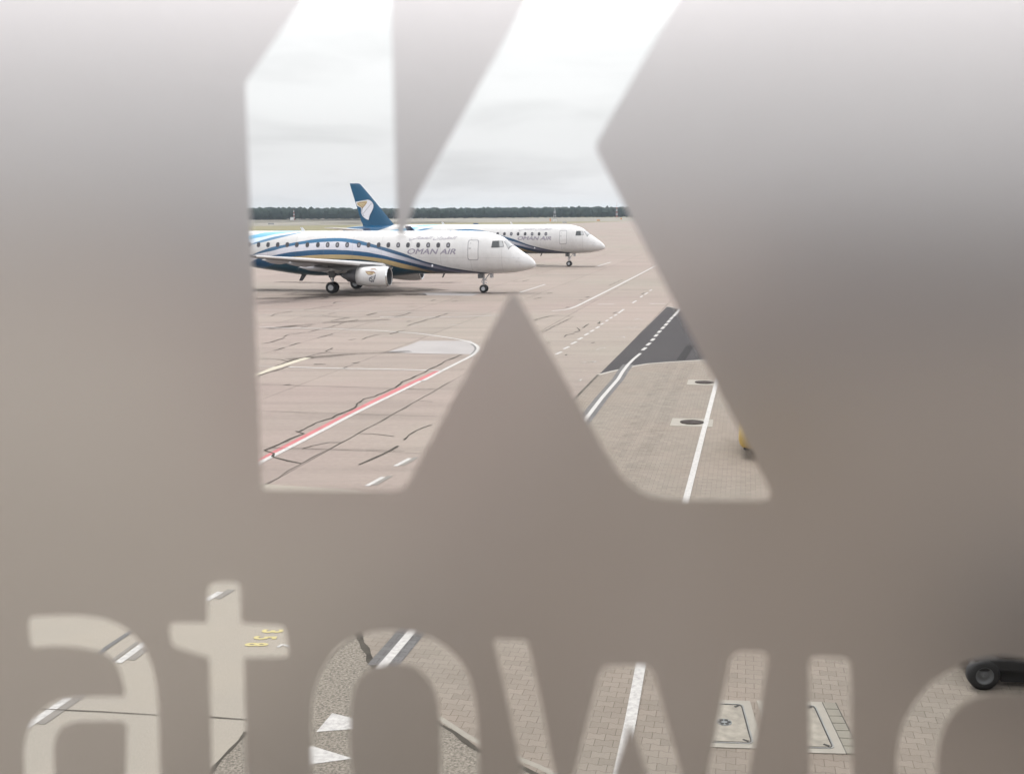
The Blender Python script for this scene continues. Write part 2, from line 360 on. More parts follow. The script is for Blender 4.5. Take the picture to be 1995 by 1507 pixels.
# dashed line on the right of the apron
for a in [(480, 1100, 545, 1072), (570, 1040, 630, 1013), (655, 985, 715, 957), (730, 935, 780, 911), (805, 887, 850, 862), (870, 846, 910, 825), (935, 807, 970, 787), (985, 767, 1020, 750),
          (1045, 727, 1070, 713), (1092, 697, 1115, 681), (1140, 667, 1170, 650), (1185, 637, 1250, 592), (1345, 522, 1390, 495), (1435, 458, 1460, 441), (1482, 427, 1520, 405), (1540, 385, 1565, 372)]:
    ribbon('white_line_marking', Z(1000, 500, 5.797, [(a[0], a[1]), (a[2], a[3])]), .13, white_p, .014)
# the strong line from the aggregate corner up onto the asphalt
solid = [(740, 1302), (802, 1229)] + Z(1120, 660, 6.65, [(120, 1060), (350, 760), (480, 610), (560, 520), (620, 420), (690, 330), (760, 260), (850, 185)])
ribbon('white_line_marking', solid, .125, white_p, .016)
gl = [(745, 1296)] + solid[1:-2]
ribbon('grey_line_marking', gl, .42, greyband, .012)
for a in [(875, 145, 922, 110), (932, 84, 977, 50)]:
    ribbon('white_line_marking', Z(1120, 660, 6.65, [(a[0], a[1]), (a[2], a[3])]), .15, white_p, .014)
for x, y in [(1575, 935), (1613, 888), (1650, 845), (1690, 802), (1725, 765), (1757, 727), (1787, 692), (1822, 658)]:
    ribbon('white_line_marking', Z(1000, 500, 5.797, [(x-14, y+13), (x+14, y-13)]), .16, white_p, .014)
ribbon('white_line_marking', Z(1000, 500, 5.797, [(1838, 642), (1885, 588)]), .16, white_p, .014)
ribbon('white_line_marking', Z(1000, 500, 5.797, [(1740, 560), (1800, 572), (1880, 588)]), .15, faint_p, .014)
ribbon('white_line_marking', [(1398, 736)] + Z(980, 480, 2.898, [(1130, 1050), (1030, 1440)]) + [(1248, 1296), (1229, 1400), (1195, 1560)], .135, white_p, .026)
# tyre marks on pavers
st_road = mat('rubber_smear', (.022, .020, .021), .9, spec=.15)
tm = bpy.data.materials.new('tyre_mark'); tm.use_nodes = True; t = tm.node_tree; b = t.nodes['Principled BSDF']
b.inputs['Base Color'].default_value = (.10, .09, .08, 1); b.inputs['Roughness'].default_value = .9
tcn = N(t, 'ShaderNodeTexCoord'); nn_ = N(t, 'ShaderNodeTexNoise', i_Scale=2.2, i_Detail=8.0, i_Roughness=.75); L(t, tcn.outputs['Object'], nn_.inputs['Vector'])
L(t, ramp_(t, nn_.outputs[0], [(.45, 0.0), (.80, .30)]), b.inputs['Alpha'])
for off in (-.35, .3):
    ribbon('tyre_mark', [at(x, y)+Vector((off, 0, 0)) for x, y in Z(1120, 660, 6.65, [(1400, 320), (1290, 480), (1180, 700), (1050, 950), (900, 1250)]) + [(1215, 900), (1180, 980)]], .42, tm, .018, world=True)
ribbon('tyre_mark', Z(1120, 660, 6.65, [(1500, 80), (1370, 275)]), .35, st_road, .010)
st = tm.copy(); st.name = 'stain_shade'; t = st.node_tree  # dark apron streaks; the ones under the jets also paint in their shadow
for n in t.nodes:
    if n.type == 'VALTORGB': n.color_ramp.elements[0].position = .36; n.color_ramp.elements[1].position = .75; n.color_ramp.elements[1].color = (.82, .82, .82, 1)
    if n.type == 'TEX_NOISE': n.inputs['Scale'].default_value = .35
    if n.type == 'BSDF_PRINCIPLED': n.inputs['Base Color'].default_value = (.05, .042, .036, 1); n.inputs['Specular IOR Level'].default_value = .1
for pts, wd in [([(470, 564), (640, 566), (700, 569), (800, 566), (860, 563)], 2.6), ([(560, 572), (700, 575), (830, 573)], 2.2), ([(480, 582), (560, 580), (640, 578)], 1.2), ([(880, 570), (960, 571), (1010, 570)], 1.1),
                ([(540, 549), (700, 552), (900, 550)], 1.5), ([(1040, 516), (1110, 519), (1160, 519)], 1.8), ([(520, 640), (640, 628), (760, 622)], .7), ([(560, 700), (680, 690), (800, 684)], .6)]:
    ribbon('stain_shade', pts, wd, st, .009 if wd > 1 else .008)
# arrow heads on the aggregate
flat('white_triangle_marking', Z(580, 1180, 3.5625, [(130, 870), (240, 740), (380, 775), (560, 822), (370, 852)]), white_p, .014)
flat('white_triangle_marking', Z(580, 1180, 3.5625, [(100, 968), (385, 1055), (150, 1087), (0, 1104), (-80, 1040)]), white_p, .014)
# cracks and joints
cr = MB(); jl = MB()
A_ = lambda pts: Z(470, 560, 3.768, pts)
B_ = lambda pts: Z(490, 560, 7.536, pts)
C_ = lambda pts: Z(720, 560, 7.536, pts)
D_ = lambda pts: Z(1000, 500, 5.797, pts)
for pts, wd in [
    (A_([(1615, 492), (1560, 515), (1500, 535), (1450, 568), (1390, 595), (1350, 620), (1300, 640), (1250, 665), (1180, 690), (1130, 735), (1090, 748), (980, 798), (900, 815), (850, 850), (835, 880), (760, 912), (690, 938), (670, 955), (550, 990), (430, 1052)]), .09),
    (A_([(400, 1052), (460, 1070), (400, 1092), (290, 1142), (170, 1192), (240, 1215), (230, 1240)]), .1),
    (A_([(230, 1240), (340, 1268), (445, 1290)]), .07),
    (A_([(445, 1180), (520, 1160), (640, 1135), (730, 1135)]), .05),
    (A_([(862, 1298), (950, 1260), (1030, 1225), (1100, 1190), (1150, 1160)]), .08),
    (A_([(1195, 1115), (1230, 1080), (1290, 1045), (1400, 1005)]), .08),
    (A_([(860, 1068), (1000, 1075), (1120, 1090)]), .04),
    (A_([(1290, 828), (1405, 838)]), .04),
    (A_([(1210, 743), (1330, 748), (1440, 745)]), .05),
    (A_([(535, 562), (620, 562)]), .13), (A_([(815, 555), (870, 546)]), .11), (A_([(310, 714), (360, 710)]), .12), (A_([(750, 590), (780, 578)]), .08),
    (B_([(170, 820), (280, 802), (390, 765), (490, 735)]), .13), (B_([(470, 720), (540, 690), (800, 655)]), .09), (B_([(830, 652), (1000, 612)]), .09), (B_([(1040, 602), (1180, 572), (1300, 535), (1400, 495), (1570, 470)]), .09),
    (B_([(960, 742), (1190, 680)]), .08), (B_([(330, 922), (490, 878)]), .1), (B_([(560, 852), (715, 808)]), .1), (B_([(300, 802), (620, 802)]), .05),
    (B_([(350, 1150), (540, 1085), (700, 1042), (940, 980), (1020, 960), (1160, 940)]), .09), (B_([(1090, 932), (1190, 885)]), .14), (B_([(50, 1040), (300, 1045), (440, 1055), (540, 1082)]), .07),
    (B_([(100, 1292), (380, 1208), (560, 1152)]), .07),
    (B_([(290, 415), (350, 385), (600, 347)]), .1), (B_([(770, 328), (1000, 292), (1190, 265)]), .1), (B_([(1200, 235), (1240, 212), (1330, 198)]), .15), (B_([(1130, 385), (1240, 366)]), .1),
    (B_([(620, 178), (770, 152), (840, 150)]), .12), (B_([(1010, 166), (1100, 155)]), .14), (B_([(1170, 488), (1300, 462), (1430, 438)]), .12), (B_([(1000, 400), (1200, 428), (1340, 443), (1600, 445)]), .06),
    (B_([(1620, 760), (1750, 712)]), .1), (B_([(1750, 712), (1880, 685)]), .06), (B_([(1430, 770), (1530, 752)]), .09), (B_([(1690, 405), (1770, 385), (1840, 372)]), .16), (B_([(720, 590), (890, 552)]), .08),
    (C_([(370, 430), (500, 400), (610, 365)]), .12), (C_([(550, 560), (640, 530), (760, 495), (850, 465), (960, 440), (1080, 400), (1145, 378)]), .11), (C_([(300, 680), (420, 645), (530, 622), (600, 620)]), .09),
    (C_([(545, 500), (600, 490)]), .12), (C_([(905, 193), (975, 176)]), .12), (C_([(1210, 205), (1290, 196)]), .16), (C_([(540, 140), (850, 155)]), .08), (C_([(80, 236), (300, 240), (1000, 245)]), .06), (C_([(560, 278), (700, 272)]), .1),
    (D_([(235, 716), (330, 688), (400, 672), (475, 662)]), .12), (D_([(330, 850), (380, 825), (510, 760), (620, 705), (660, 690)]), .07), (D_([(480, 660), (690, 678)]), .06), (D_([(570, 908), (600, 882), (690, 865)]), .09),
    (D_([(690, 850), (750, 838)]), .18), (D_([(720, 800), (748, 832)]), .10), (D_([(785, 802), (855, 758)]), .12), (D_([(370, 755), (520, 758)]), .05), (D_([(960, 755), (985, 730)]), .15), (D_([(1125, 640), (1170, 625)]), .15), (D_([(380, 968), (420, 968)]), .15),
    (D_([(880, 975), (920, 965)]), .09), (D_([(1230, 372), (1520, 375)]), .1), (D_([(1080, 325), (1160, 290), (1240, 255)]), .09), (D_([(380, 415), (440, 405)]), .2), (D_([(230, 475), (320, 458)]), .12), (D_([(590, 575), (625, 568)]), .22), (D_([(740, 488), (780, 485)]), .18), (D_([(820, 460), (860, 450)]), .2),
    (D_([(600, 528), (820, 525)]), .09), (D_([(1450, 420), (1480, 408)]), .2), (D_([(590, 1112), (605, 1100)]), .08), (D_([(0, 282), (100, 280), (180, 258)]), .14), (D_([(700, 402), (980, 400)]), .1), (D_([(1160, 410), (1400, 410)]), .08),
    ]:
    ribbon_mb(cr, pts, wd*.70, .018, jag=.3)
for pts, wd in [
    (A_([(-200, 1600), (180, 1440), (430, 1297), (640, 1186), (860, 1065), (1100, 935), (1290, 828), (1440, 745), (1520, 695)]), .035),
    (A_([(60, 903), (230, 910), (560, 922), (900, 932), (1100, 936), (1420, 943)]), .035),
    (A_([(230, 1175), (640, 1186), (1200, 1198)]), .035), (A_([(60, 712), (700, 726), (1090, 742)]), .035),
    (A_([(60, 475), (700, 478), (1080, 480), (1600, 492)]), .04), (A_([(1460, 608), (1620, 606)]), .035),
    (Z(0, 1100, 3.0227, [(-200, 822), (250, 845), (930, 880), (1245, 892), (1460, 908), (1800, 930)]), .032),
    ]:
    ribbon_mb(jl, pts, wd*.62, .017, jag=.6)
cr.build('apron_crack', tar, kind='structure'); jl.build('apron_joint', tar_l, kind='structure')

# yellow stand number: digits read along the depth direction
def text_mesh(body, size=1, font=None, bold=0, shear=0, align='LEFT', extrude=0):
    c = bpy.data.curves.new('t', 'FONT'); c.body = body; c.size = size; c.shear = shear; c.offset = bold; c.align_x = align; c.extrude = extrude; c.resolution_u = 4
    if font: c.font = font
    o = bpy.data.objects.new('t', c); COL.objects.link(o)
    dg = bpy.context.evaluated_depsgraph_get(); me = bpy.data.meshes.new_from_object(o.evaluated_get(dg))
    bpy.data.objects.remove(o); bm = bmesh.new(); bm.from_mesh(me)
    bmesh.ops.remove_doubles(bm, verts=bm.verts[:], dist=1e-5)
    ys_ = [q.co.y for q in bm.verts]
    if ys_:
        for k in range(1, 14):
            bmesh.ops.bisect_plane(bm, geom=bm.verts[:]+bm.edges[:]+bm.faces[:], plane_co=(0, min(ys_)+(max(ys_)-min(ys_))*k/14, 0), plane_no=(0, 1, 0))
    bmesh.ops.triangulate(bm, faces=bm.faces[:])
    bm.verts.index_update(); v = [q.co.copy() for q in bm.verts]; f = [[q.index for q in g.verts] for g in bm.faces]; bm.free(); bpy.data.meshes.remove(me)
    return v, f
mb = MB()
for ch, (x0, x1, y0, y1) in zip('358', ((510, 552, 1225, 1231.5), (494, 539, 1238, 1244.5), (477, 523, 1251, 1257.5))):
    v, f = text_mesh(ch, 1, bold=.03); xs = [q.x for q in v]; ys = [q.y for q in v]
    V = []
    for q in v:
        a = (q.x-min(xs))/(max(xs)-min(xs)); h = (q.y-min(ys))/(max(ys)-min(ys))
        V.append(at(x0+(x1-x0)*h-4*(a-.5), y0+(y1-y0)*a, .0085))      # top of each digit points right, reading towards the viewer
    mb.add(V, f)
mb.build('yellow_stand_number', yellow_p, kind='structure')
ribbon('white_line_marking', Z(450, 1200, 14.25, [(1300, 850), (1420, 775), (1500, 790), (1640, 840)]), .045, white_p, .014)

# ------------------------------------------------------------------ manholes and hatches
iron = mat('dark_cast_iron', (.05, .040, .037), .85, spec=.12, var=.3, vscale=12, bump=.4, bscale=30)
collar_m = mat('pale_collar_concrete', (.28, .26, .225), .85, var=.06, vscale=6)
def manhole(cx, cy, r, label):
    c = at(cx, cy, 0); o = empty('manhole', (c.x, c.y, .004), -GRID)
    tag(o, label, 'manhole', 'round manholes beside the long white line')
    m = MB(); m.box((.0, 0, .002), (r*3.5, r*3.5, .008), 0); m.build('collar', collar_m, o)
    m = MB(); m.lathe([(0, r), (.018, r), (.018, r*.93), (.014, r*.93), (.014, r*.9), (.02, r*.9), (.02, 0.001)], (0, 0, .006), (0, 0, 1), 48)
    for a in range(-4, 5):
        h = sqrt(max(0, .85**2-(a*.18)**2))*r
        if h > .05:
            m.box((a*.18*r, 0, .0285), (.03, 2*h, .005))
    m.build('cover', iron, o)
manhole(1348, 823, .335, 'nearer round dark manhole cover, its square pale collar crossed by the long white line')
manhole(1372.5, 745.2, .335, 'farther round manhole cover in pale collar at the upper end of the white line')
hatch_m = mat('weathered_hatch_concrete', (.255, .232, .195), .85, var=.22, vscale=9, bump=.3)
steel = mat('galvanised_frame', (.20, .20, .19), .5, metal=.6, var=.2)
dark = mat('dark_gap', (.02, .018, .016), .8)
def hatch(px4, label, drain=True, blocks=False):
    P4 = [at(x, y, 0) for x, y in px4]; c = sum(P4, Vector())/4
    ux = ((P4[1]-P4[0])+(P4[2]-P4[3])).normalized(); rz = math.atan2(ux.y, ux.x)
    W = ((P4[1]-P4[0]).length+(P4[2]-P4[3]).length)/2; D = ((P4[3]-P4[0]).length+(P4[2]-P4[1]).length)/2
    o = empty('service_hatch', (c.x, c.y, .004), rz); tag(o, label, 'hatch', 'concrete service hatches set in the pavers')
    m = MB(); m.box((0, 0, .004), (W, D, .012)); m.build('surround', collar_m, o)
    w_, d_ = W-.24, D-.26
    def rr(w, d, r, n=6):
        pts = []
        for qx, qy, a0 in ((1, 1, 0), (-1, 1, 90), (-1, -1, 180), (1, -1, 270)):
            for k in range(n+1):
                a = radians(a0+90*k/n); pts.append((qx*(w/2-r)+r*cos(a), qy*(d/2-r)+r*sin(a)))
        return pts
    def ring(name, w0, d0, w1, d1, z0, z1, m_, r=.07):
        a, b = rr(w0, d0, r), rr(w1, d1, max(.01, r-(w0-w1)/2)); n = len(a)
        V = [(x, y, z0) for x, y in a]+[(x, y, z1) for x, y in a]+[(x, y, z1) for x, y in b]+[(x, y, z0) for x, y in b]
        F = []
        for i in range(n):
            j = (i+1) % n
            F += [(i, j, n+j, n+i), (n+i, n+j, 2*n+j, 2*n+i), (2*n+i, 2*n+j, 3*n+j, 3*n+i)]
        return mesh_obj(name, V, F, m_, o)
    ring('gap', w_+.015, d_+.015, w_-.012, d_-.012, .008, .0125, dark)
    ring('frame', w_+.05, d_+.05, w_+.018, d_+.018, .008, .0155, steel)
    q = rr(w_-.03, d_-.03, .05); n = len(q)
    mesh_obj('lid', [(x, y, .008) for x, y in q]+[(x, y, .015) for x, y in q], [tuple(range(n, 2*n))]+[(i, (i+1) % n, n+(i+1) % n, n+i) for i in range(n)], hatch_m, o)
    for sx, sy in ((1, 1), (1, -1), (-1, 1), (-1, -1)):
        m = MB(); m.box((sx*(w_/2-.06), sy*(d_/2-.05), .014), (.07, .03, .008), rz=sx*sy*.7); m.build('lifting_slot', dark, o)
    if drain:
        m = MB()
        m.lathe([(.014, .09), (.019, .09), (.019, .001)], (.1, .0, 0), (0, 0, 1), 24)
        m.build('drain_grate', mat('drain_metal', (.16, .17, .17), .6, metal=.2), o)
        m = MB()
        for k in range(6):
            a = k*pi/3; m.lathe([(.0, .024), (.021, .024), (.021, .001)], (.1+.055*cos(a), .055*sin(a), 0), (0, 0, 1), 10)
        m.build('grate_hole', dark, o)
    if blocks:
        m = MB()
        for k in range(7): m.box((W/2+.085, -D/2+D*(k+.5)/7, .003), (.15, D/7-.012, .010))
        m.build('edging_block', mat('greenish_edging_concrete', (.20, .185, .152), .85, var=.08), o)
        m = MB(); m.box((W/2+.166, 0, .0035), (.012, D, .005)); m.box((W/2+.004, 0, .004), (.008, D, .008)); m.build('edging_gap', dark, o)
hatch([(1322, 1362), (1469, 1366.6), (1479, 1459), (1307, 1453)], 'square concrete service hatch with small round drain grate, left of the blocks-edged one')
hatch([(1486, 1367), (1611, 1367.5), (1637, 1470), (1494, 1463)], 'square concrete service hatch edged on its right by a strip of greenish blocks', drain=False, blocks=True)
# ------------------------------------------------------------------ aircraft
PSC, PANG = .965, radians(13)
def plane_inv(nx, ny, gear=4.1):
    P = at(nx, ny, 0); ex = Vector((cos(PANG), -sin(PANG), 0)); ey = Vector((sin(PANG), cos(PANG), 0))
    def inv(x, y, yl):
        d = ray(x, y); t = ((P-CAM).dot(ey)+yl*PSC)/d.dot(ey); Q = CAM+d*t-P
        return gear-Q.dot(ex)/PSC, Q.z/PSC
    return P, inv
PL1, inv1 = plane_inv(943, 569.5); PL2, inv2 = plane_inv(1109, 518.5)
def curve(pts):
    xs = [p[0] for p in pts]; ys = [p[1] for p in pts]; n = len(xs)
    d = [(ys[i+1]-ys[i])/(xs[i+1]-xs[i]) for i in range(n-1)]
    m = [d[0]]+[0 if d[i-1]*d[i] <= 0 else 2*d[i-1]*d[i]/(d[i-1]+d[i]) for i in range(1, n-1)]+[d[-1]]
    def f(x):
        if x <= xs[0]: return ys[0]+(m[0]*(x-xs[0]) if EXT[0] else 0)
        if x >= xs[-1]: return ys[-1]
        i = 0
        while x > xs[i+1]: i += 1
        h = xs[i+1]-xs[i]; t = (x-xs[i])/h
        return (2*t**3-3*t*t+1)*ys[i]+(t**3-2*t*t+t)*h*m[i]+(-2*t**3+3*t*t)*ys[i+1]+(t**3-t*t)*h*m[i+1]
    return f
EXT = [False]
TOP = curve([(0, 2.2), (.15, 2.46), (.5, 2.77), (.94, 3.08), (1.38, 3.38), (1.78, 3.67), (2.27, 4.05), (2.53, 4.23), (2.89, 4.39), (3.24, 4.5), (3.78, 4.62), (4.5, 4.69), (5.3, 4.71), (24, 4.71), (27, 4.66), (29, 4.55), (30.5, 4.4), (31.4, 4.15)])
BOT = curve([(0, 2.16), (.06, 2.0), (.2, 1.9), (.5, 1.79), (1.12, 1.65), (1.83, 1.54), (2.73, 1.48), (3.62, 1.45), (4.9, 1.42), (9, 1.40), (10.5, 1.27), (12, 1.18), (17.5, 1.18), (19.2, 1.27), (21.2, 1.52), (23.2, 1.80), (25.5, 2.3), (28, 3.0), (30, 3.6), (31.4, 3.95)])
WID = curve([(0, .03), (.06, .2), (.2, .38), (.5, .6), (1, .85), (1.6, 1.06), (2.3, 1.25), (3.2, 1.41), (4.2, 1.49), (5.3, 1.505), (21, 1.505), (24, 1.36), (27, .95), (29.5, .5), (31.4, .14)])
def ssurf(s, z, side=-1, off=0.0):
    zt, zb, w = TOP(s), BOT(s), WID(s); zc, h = (zt+zb)/2, (zt-zb)/2
    k = max(-.999, min(.999, (z-zc)/h)); y = w*sqrt(1-k*k)
    n = Vector((0, y/(w*w), (z-zc)/(h*h))).normalized()
    return Vector((4.1-s, side*(y+n.y*off), z+n.z*off))
def ysurf(s, y, off=0.0):
    zt, zb, w = TOP(s), BOT(s), WID(s); zc, h = (zt+zb)/2, (zt-zb)/2
    k = max(-.999, min(.999, y/w)); z = zc+h*sqrt(1-k*k)
    n = Vector(((TOP(s+.05)-TOP(s-.05))/.1, y/(w*w)*h, (z-zc)/h)).normalized()
    return Vector((4.1-s, y, z))+n*off
p1 = lambda pts: [(485+x/10.767, 440+y/10.767) for x, y in pts]
p2 = lambda pts: [(640+x/10.767, 440+y/10.767) for x, y in pts]
p3 = lambda pts: [(790+x/10.767, 440+y/10.767) for x, y in pts]
def stripe(pts, extra=()):
    q = sorted([inv1(x, y, -1.42) for x, y in pts]+list(extra)); o = [q[0]]
    for a in q[1:]:
        if a[0]-o[-1][0] > .25: o.append(a)
    return curve(o)
T1 = stripe(p1([(120, 580), (300, 510), (500, 440), (700, 402), (900, 355), (1100, 320), (1300, 285), (1500, 265), (1700, 256)])+p2([(200, 255), (400, 270), (600, 300), (800, 350), (1000, 402), (1200, 455), (1400, 515), (1600, 580), (1800, 660)])+p3([(200, 668), (400, 742), (600, 797), (800, 850), (1000, 895), (1200, 930), (1400, 962), (1600, 985), (1800, 1002)]), [(25.5, 1.6), (3.0, 1.3), (1, 1.2)])
B1 = stripe(p1([(120, 605), (300, 560), (500, 520), (700, 462), (850, 430), (1000, 400), (1300, 360), (1500, 340), (1700, 331)])+p2([(200, 327), (400, 347), (600, 382), (800, 422), (1000, 470), (1200, 530), (1400, 590), (1600, 650), (1800, 718)])+p3([(200, 715), (400, 780), (600, 832), (800, 885), (1000, 930), (1200, 965)]), [(25.5, 1.4), (3.0, 1.1), (1, 1)])
T2 = stripe(p1([(300, 650), (500, 620), (700, 580), (900, 545), (1100, 525), (1300, 505), (1500, 495), (1800, 493)])+p2([(200, 500), (400, 510), (600, 525), (800, 548), (1000, 585), (1200, 625), (1400, 680), (1600, 730), (1800, 785)])+p3([(200, 792), (400, 845), (600, 895), (800, 940), (1000, 975)]), [(25.5, 1.2), (4, 1.05), (1, .9)])
B2 = stripe(p1([(700, 668), (900, 645), (1100, 633), (1300, 615), (1500, 605), (1800, 599)])+p2([(200, 600), (400, 605), (600, 620), (800, 640), (1000, 665), (1200, 700), (1400, 750), (1600, 805), (1800, 860)])+p3([(200, 862), (300, 895), (450, 935), (620, 970)]), [(21, 2.1), (25.5, 1.1), (5, 1.0), (1, .8)])
B3 = stripe(p1([(1500, 690), (1750, 688)])+p2([(200, 690), (600, 695), (800, 715), (1000, 745), (1200, 792), (1350, 840), (1500, 880), (1700, 922), (1900, 952)])+p3([(280, 965)]), [(20, 2.2), (25.5, .9), (6.5, .9), (1, .7)])
G1 = curve([inv1(x, y, -1.3) for x, y in p1([(1080, 112), (900, 150), (700, 187), (500, 227), (300, 287), (120, 348)])]+[(26, 2.9), (29, 1.5)])
G2 = curve([inv1(x, y, -1.4) for x, y in p1([(1000, 150), (800, 205), (600, 260), (450, 300), (300, 342), (120, 382)])]+[(26, 2.6), (29, 1.2)])
S0 = curve([inv1(x, y, -1.2) for x, y in p1([(900, 130), (700, 155), (500, 183), (300, 227), (120, 262)])]+[(26, 3.4), (29, 2.2)])
S1 = curve([inv1(x, y, -1.0) for x, y in p1([(560, 108), (400, 118), (250, 142), (120, 180)])]+[(26, 3.9), (29, 3.2)])
TB = curve([(24.3, 5.2), (25.2, 4.5), (27, 3.9), (29.5, 3.2), (31.4, 2.2)])

def attr_(t, name):
    n = t.nodes.new('ShaderNodeAttribute'); n.attribute_name = name; return n.outputs['Fac']
def livery():
    m = bpy.data.materials.new('fuselage_paint'); m.use_nodes = True; t = m.node_tree; b = t.nodes['Principled BSDF']
    tc = N(t, 'ShaderNodeTexCoord'); sp = N(t, 'ShaderNodeSeparateXYZ'); L(t, tc.outputs['Object'], sp.inputs[0]); z = sp.outputs[2]
    s = math_(t, 'SUBTRACT', 4.1, sp.outputs[0])
    def above(nm): return math_(t, 'MULTIPLY', math_(t, 'SUBTRACT', z, attr_(t, nm)), 60, clamp=True)
    def below(nm): return math_(t, 'MULTIPLY', math_(t, 'SUBTRACT', attr_(t, nm), z), 60, clamp=True)
    white = (.62, .615, .62)
    blue = mix_(t, ramp_(t, math_(t, 'DIVIDE', s, 32), [(.22, 0.0), (.46, 1.0)]), srgb(38, 50, 74), srgb(30, 100, 142))
    blue = mix_(t, ramp_(t, math_(t, 'DIVIDE', s, 32), [(.60, 0.0), (.72, 1.0)]), blue, srgb(34, 78, 112))
    c = mix_(t, math_(t, 'MULTIPLY', above('S0'), below('S1')), white, srgb(92, 168, 205))
    c = mix_(t, math_(t, 'MULTIPLY', above('G2'), below('G1')), c, srgb(84, 130, 165))
    c = mix_(t, math_(t, 'MULTIPLY', above('G1'), below('S0')), c, srgb(205, 222, 238))
    c = mix_(t, above('TB'), c, srgb(16, 84, 124))
    c = mix_(t, below('T1'), c, blue)
    silver = mix_(t, ramp_(t, math_(t, 'DIVIDE', s, 32), [(.22, 0.0), (.36, 1.0)]), srgb(92, 94, 116), srgb(212, 212, 222))
    c = mix_(t, below('B1'), c, silver)
    c = mix_(t, below('T2'), c, mix_(t, ramp_(t, math_(t, 'DIVIDE', s, 32), [(.22, 0.0), (.36, 1.0)]), srgb(34, 44, 62), srgb(26, 80, 120)))
    c = mix_(t, below('B2'), c, mix_(t, ramp_(t, math_(t, 'DIVIDE', s, 32), [(.24, 0.0), (.32, 1.0)]), srgb(60, 58, 60), srgb(196, 172, 128)))
    c = mix_(t, below('B3'), c, srgb(30, 68, 86))
    seam = math_(t, 'LESS_THAN', math_(t, 'FRACT', math_(t, 'DIVIDE', s, 2.37)), .014)
    seam2 = math_(t, 'LESS_THAN', math_(t, 'ABSOLUTE', math_(t, 'SUBTRACT', z, 2.72)), .012)
    c = mix_(t, math_(t, 'MULTIPLY', math_(t, 'MAXIMUM', seam, seam2), .30), c, (.2, .2, .21))
    mg = N(t, 'ShaderNodeMapping'); mg.inputs['Scale'].default_value = (.9, .9, .35); L(t, tc.outputs['Object'], mg.inputs[0])
    ng = N(t, 'ShaderNodeTexNoise', i_Scale=1.6, i_Detail=7.0, i_Roughness=.7); L(t, mg.outputs[0], ng.inputs['Vector'])
    c = mix_(t, 1.0, c, ramp_(t, ng.outputs[0], [(.35, .90), (.6, 1.0)]), 'MULTIPLY')
    nz = N(t, 'ShaderNodeTexNoise', i_Scale=.8, i_Detail=6.0); L(t, tc.outputs['Object'], nz.inputs['Vector'])
    c = mix_(t, 1.0, c, ramp_(t, nz.outputs[0], [(.3, .96), (.7, 1.0)]), 'MULTIPLY')
    L(t, c, b.inputs['Base Color']); b.inputs['Roughness'].default_value = .28; b.inputs['Coat Weight'].default_value = .25; b.inputs['Coat Roughness'].default_value = .1
    return m
AM = dict(fus=livery(), white=mat('white_aircraft_paint', (.62, .615, .62), .3, coat=.2), grey=mat('grey_wing_paint', (.11, .112, .115), .45), dgrey=mat('gear_door_paint', (.10, .10, .105), .5), fin=mat('blue_fin_paint', srgb(4, 78, 114), .35, coat=.1, var=.06, vscale=.6),
    seal=mat('window_seal_grey', (.10, .10, .105), .5), navy=mat('navy_winglet', srgb(34, 60, 92), .35), lip=mat('polished_lip', (.62, .63, .64), .18, metal=.9), core=mat('dark_engine_core', (.10, .10, .11), .4, metal=.4), blk=mat('intake_black', (.015, .016, .018), .5), tyre=mat('tyre_rubber', (.018, .018, .02), .8),
    rim=mat('wheel_rim', (.45, .46, .48), .35, metal=.4), strut=mat('gear_strut', (.38, .38, .40), .4, metal=.3), glass=mat('cockpit_glass', (.03, .035, .04), .08, spec=.8), glass2=mat('cockpit_glass_reflecting', (.38, .39, .40), .1, spec=.8),  # glass2: bright reflection painted into the pane colour
    wf=mat('window_frame_dark', (.035, .035, .045), .35), wp=mat('window_pane_grey', (.05, .05, .06), .1), wshade=mat('window_shade_down', (.22, .22, .25), .3), txt=mat('silver_lettering', srgb(136, 130, 146), .4), line=mat('door_outline', srgb(140, 140, 146), .5),
    gold=mat('gold_emblem', srgb(186, 172, 136), .45), gdark=mat('emblem_line', srgb(128, 84, 52), .5), swirl=mat('pale_emblem', srgb(216, 218, 226), .35), eg=mat('emblem_grey', srgb(92, 96, 104), .4))

def patch(name, corners, m, parent, n=6, off=.012, by='z', side=-1):
    V = []; a, b, c, d = corners
    for i in range(n+1):
        for j in range(n+1):
            u, v = i/n, j/n
            s = (1-v)*((1-u)*a[0]+u*b[0])+v*((1-u)*d[0]+u*c[0]); q = (1-v)*((1-u)*a[1]+u*b[1])+v*((1-u)*d[1]+u*c[1])
            V.append(ssurf(s, q, side, off) if by == 'z' else ysurf(s, q*-side, off))
    F = [(i*(n+1)+j, i*(n+1)+j+1, (i+1)*(n+1)+j+1, (i+1)*(n+1)+j) for i in range(n) for j in range(n)]
    return mesh_obj(name, V, F, m, parent, True)
def rrect(s0, s1, z0, z1, r, n=6):
    pts = []
    for cx, cz, a0 in ((s1-r, z1-r, 0), (s0+r, z1-r, 90), (s0+r, z0+r, 180), (s1-r, z0+r, 270)):
        for k in range(n+1):
            a = radians(a0+90*k/n); pts.append((cx+r*cos(a), cz+r*sin(a)))
    q = []
    for a, b in zip(pts, pts[1:]+pts[:1]):
        l = max(1, int(max(abs(a[0]-b[0]), abs(a[1]-b[1]))/.12)); q += [(a[0]+(b[0]-a[0])*k/l, a[1]+(b[1]-a[1])*k/l) for k in range(l)]
    return q
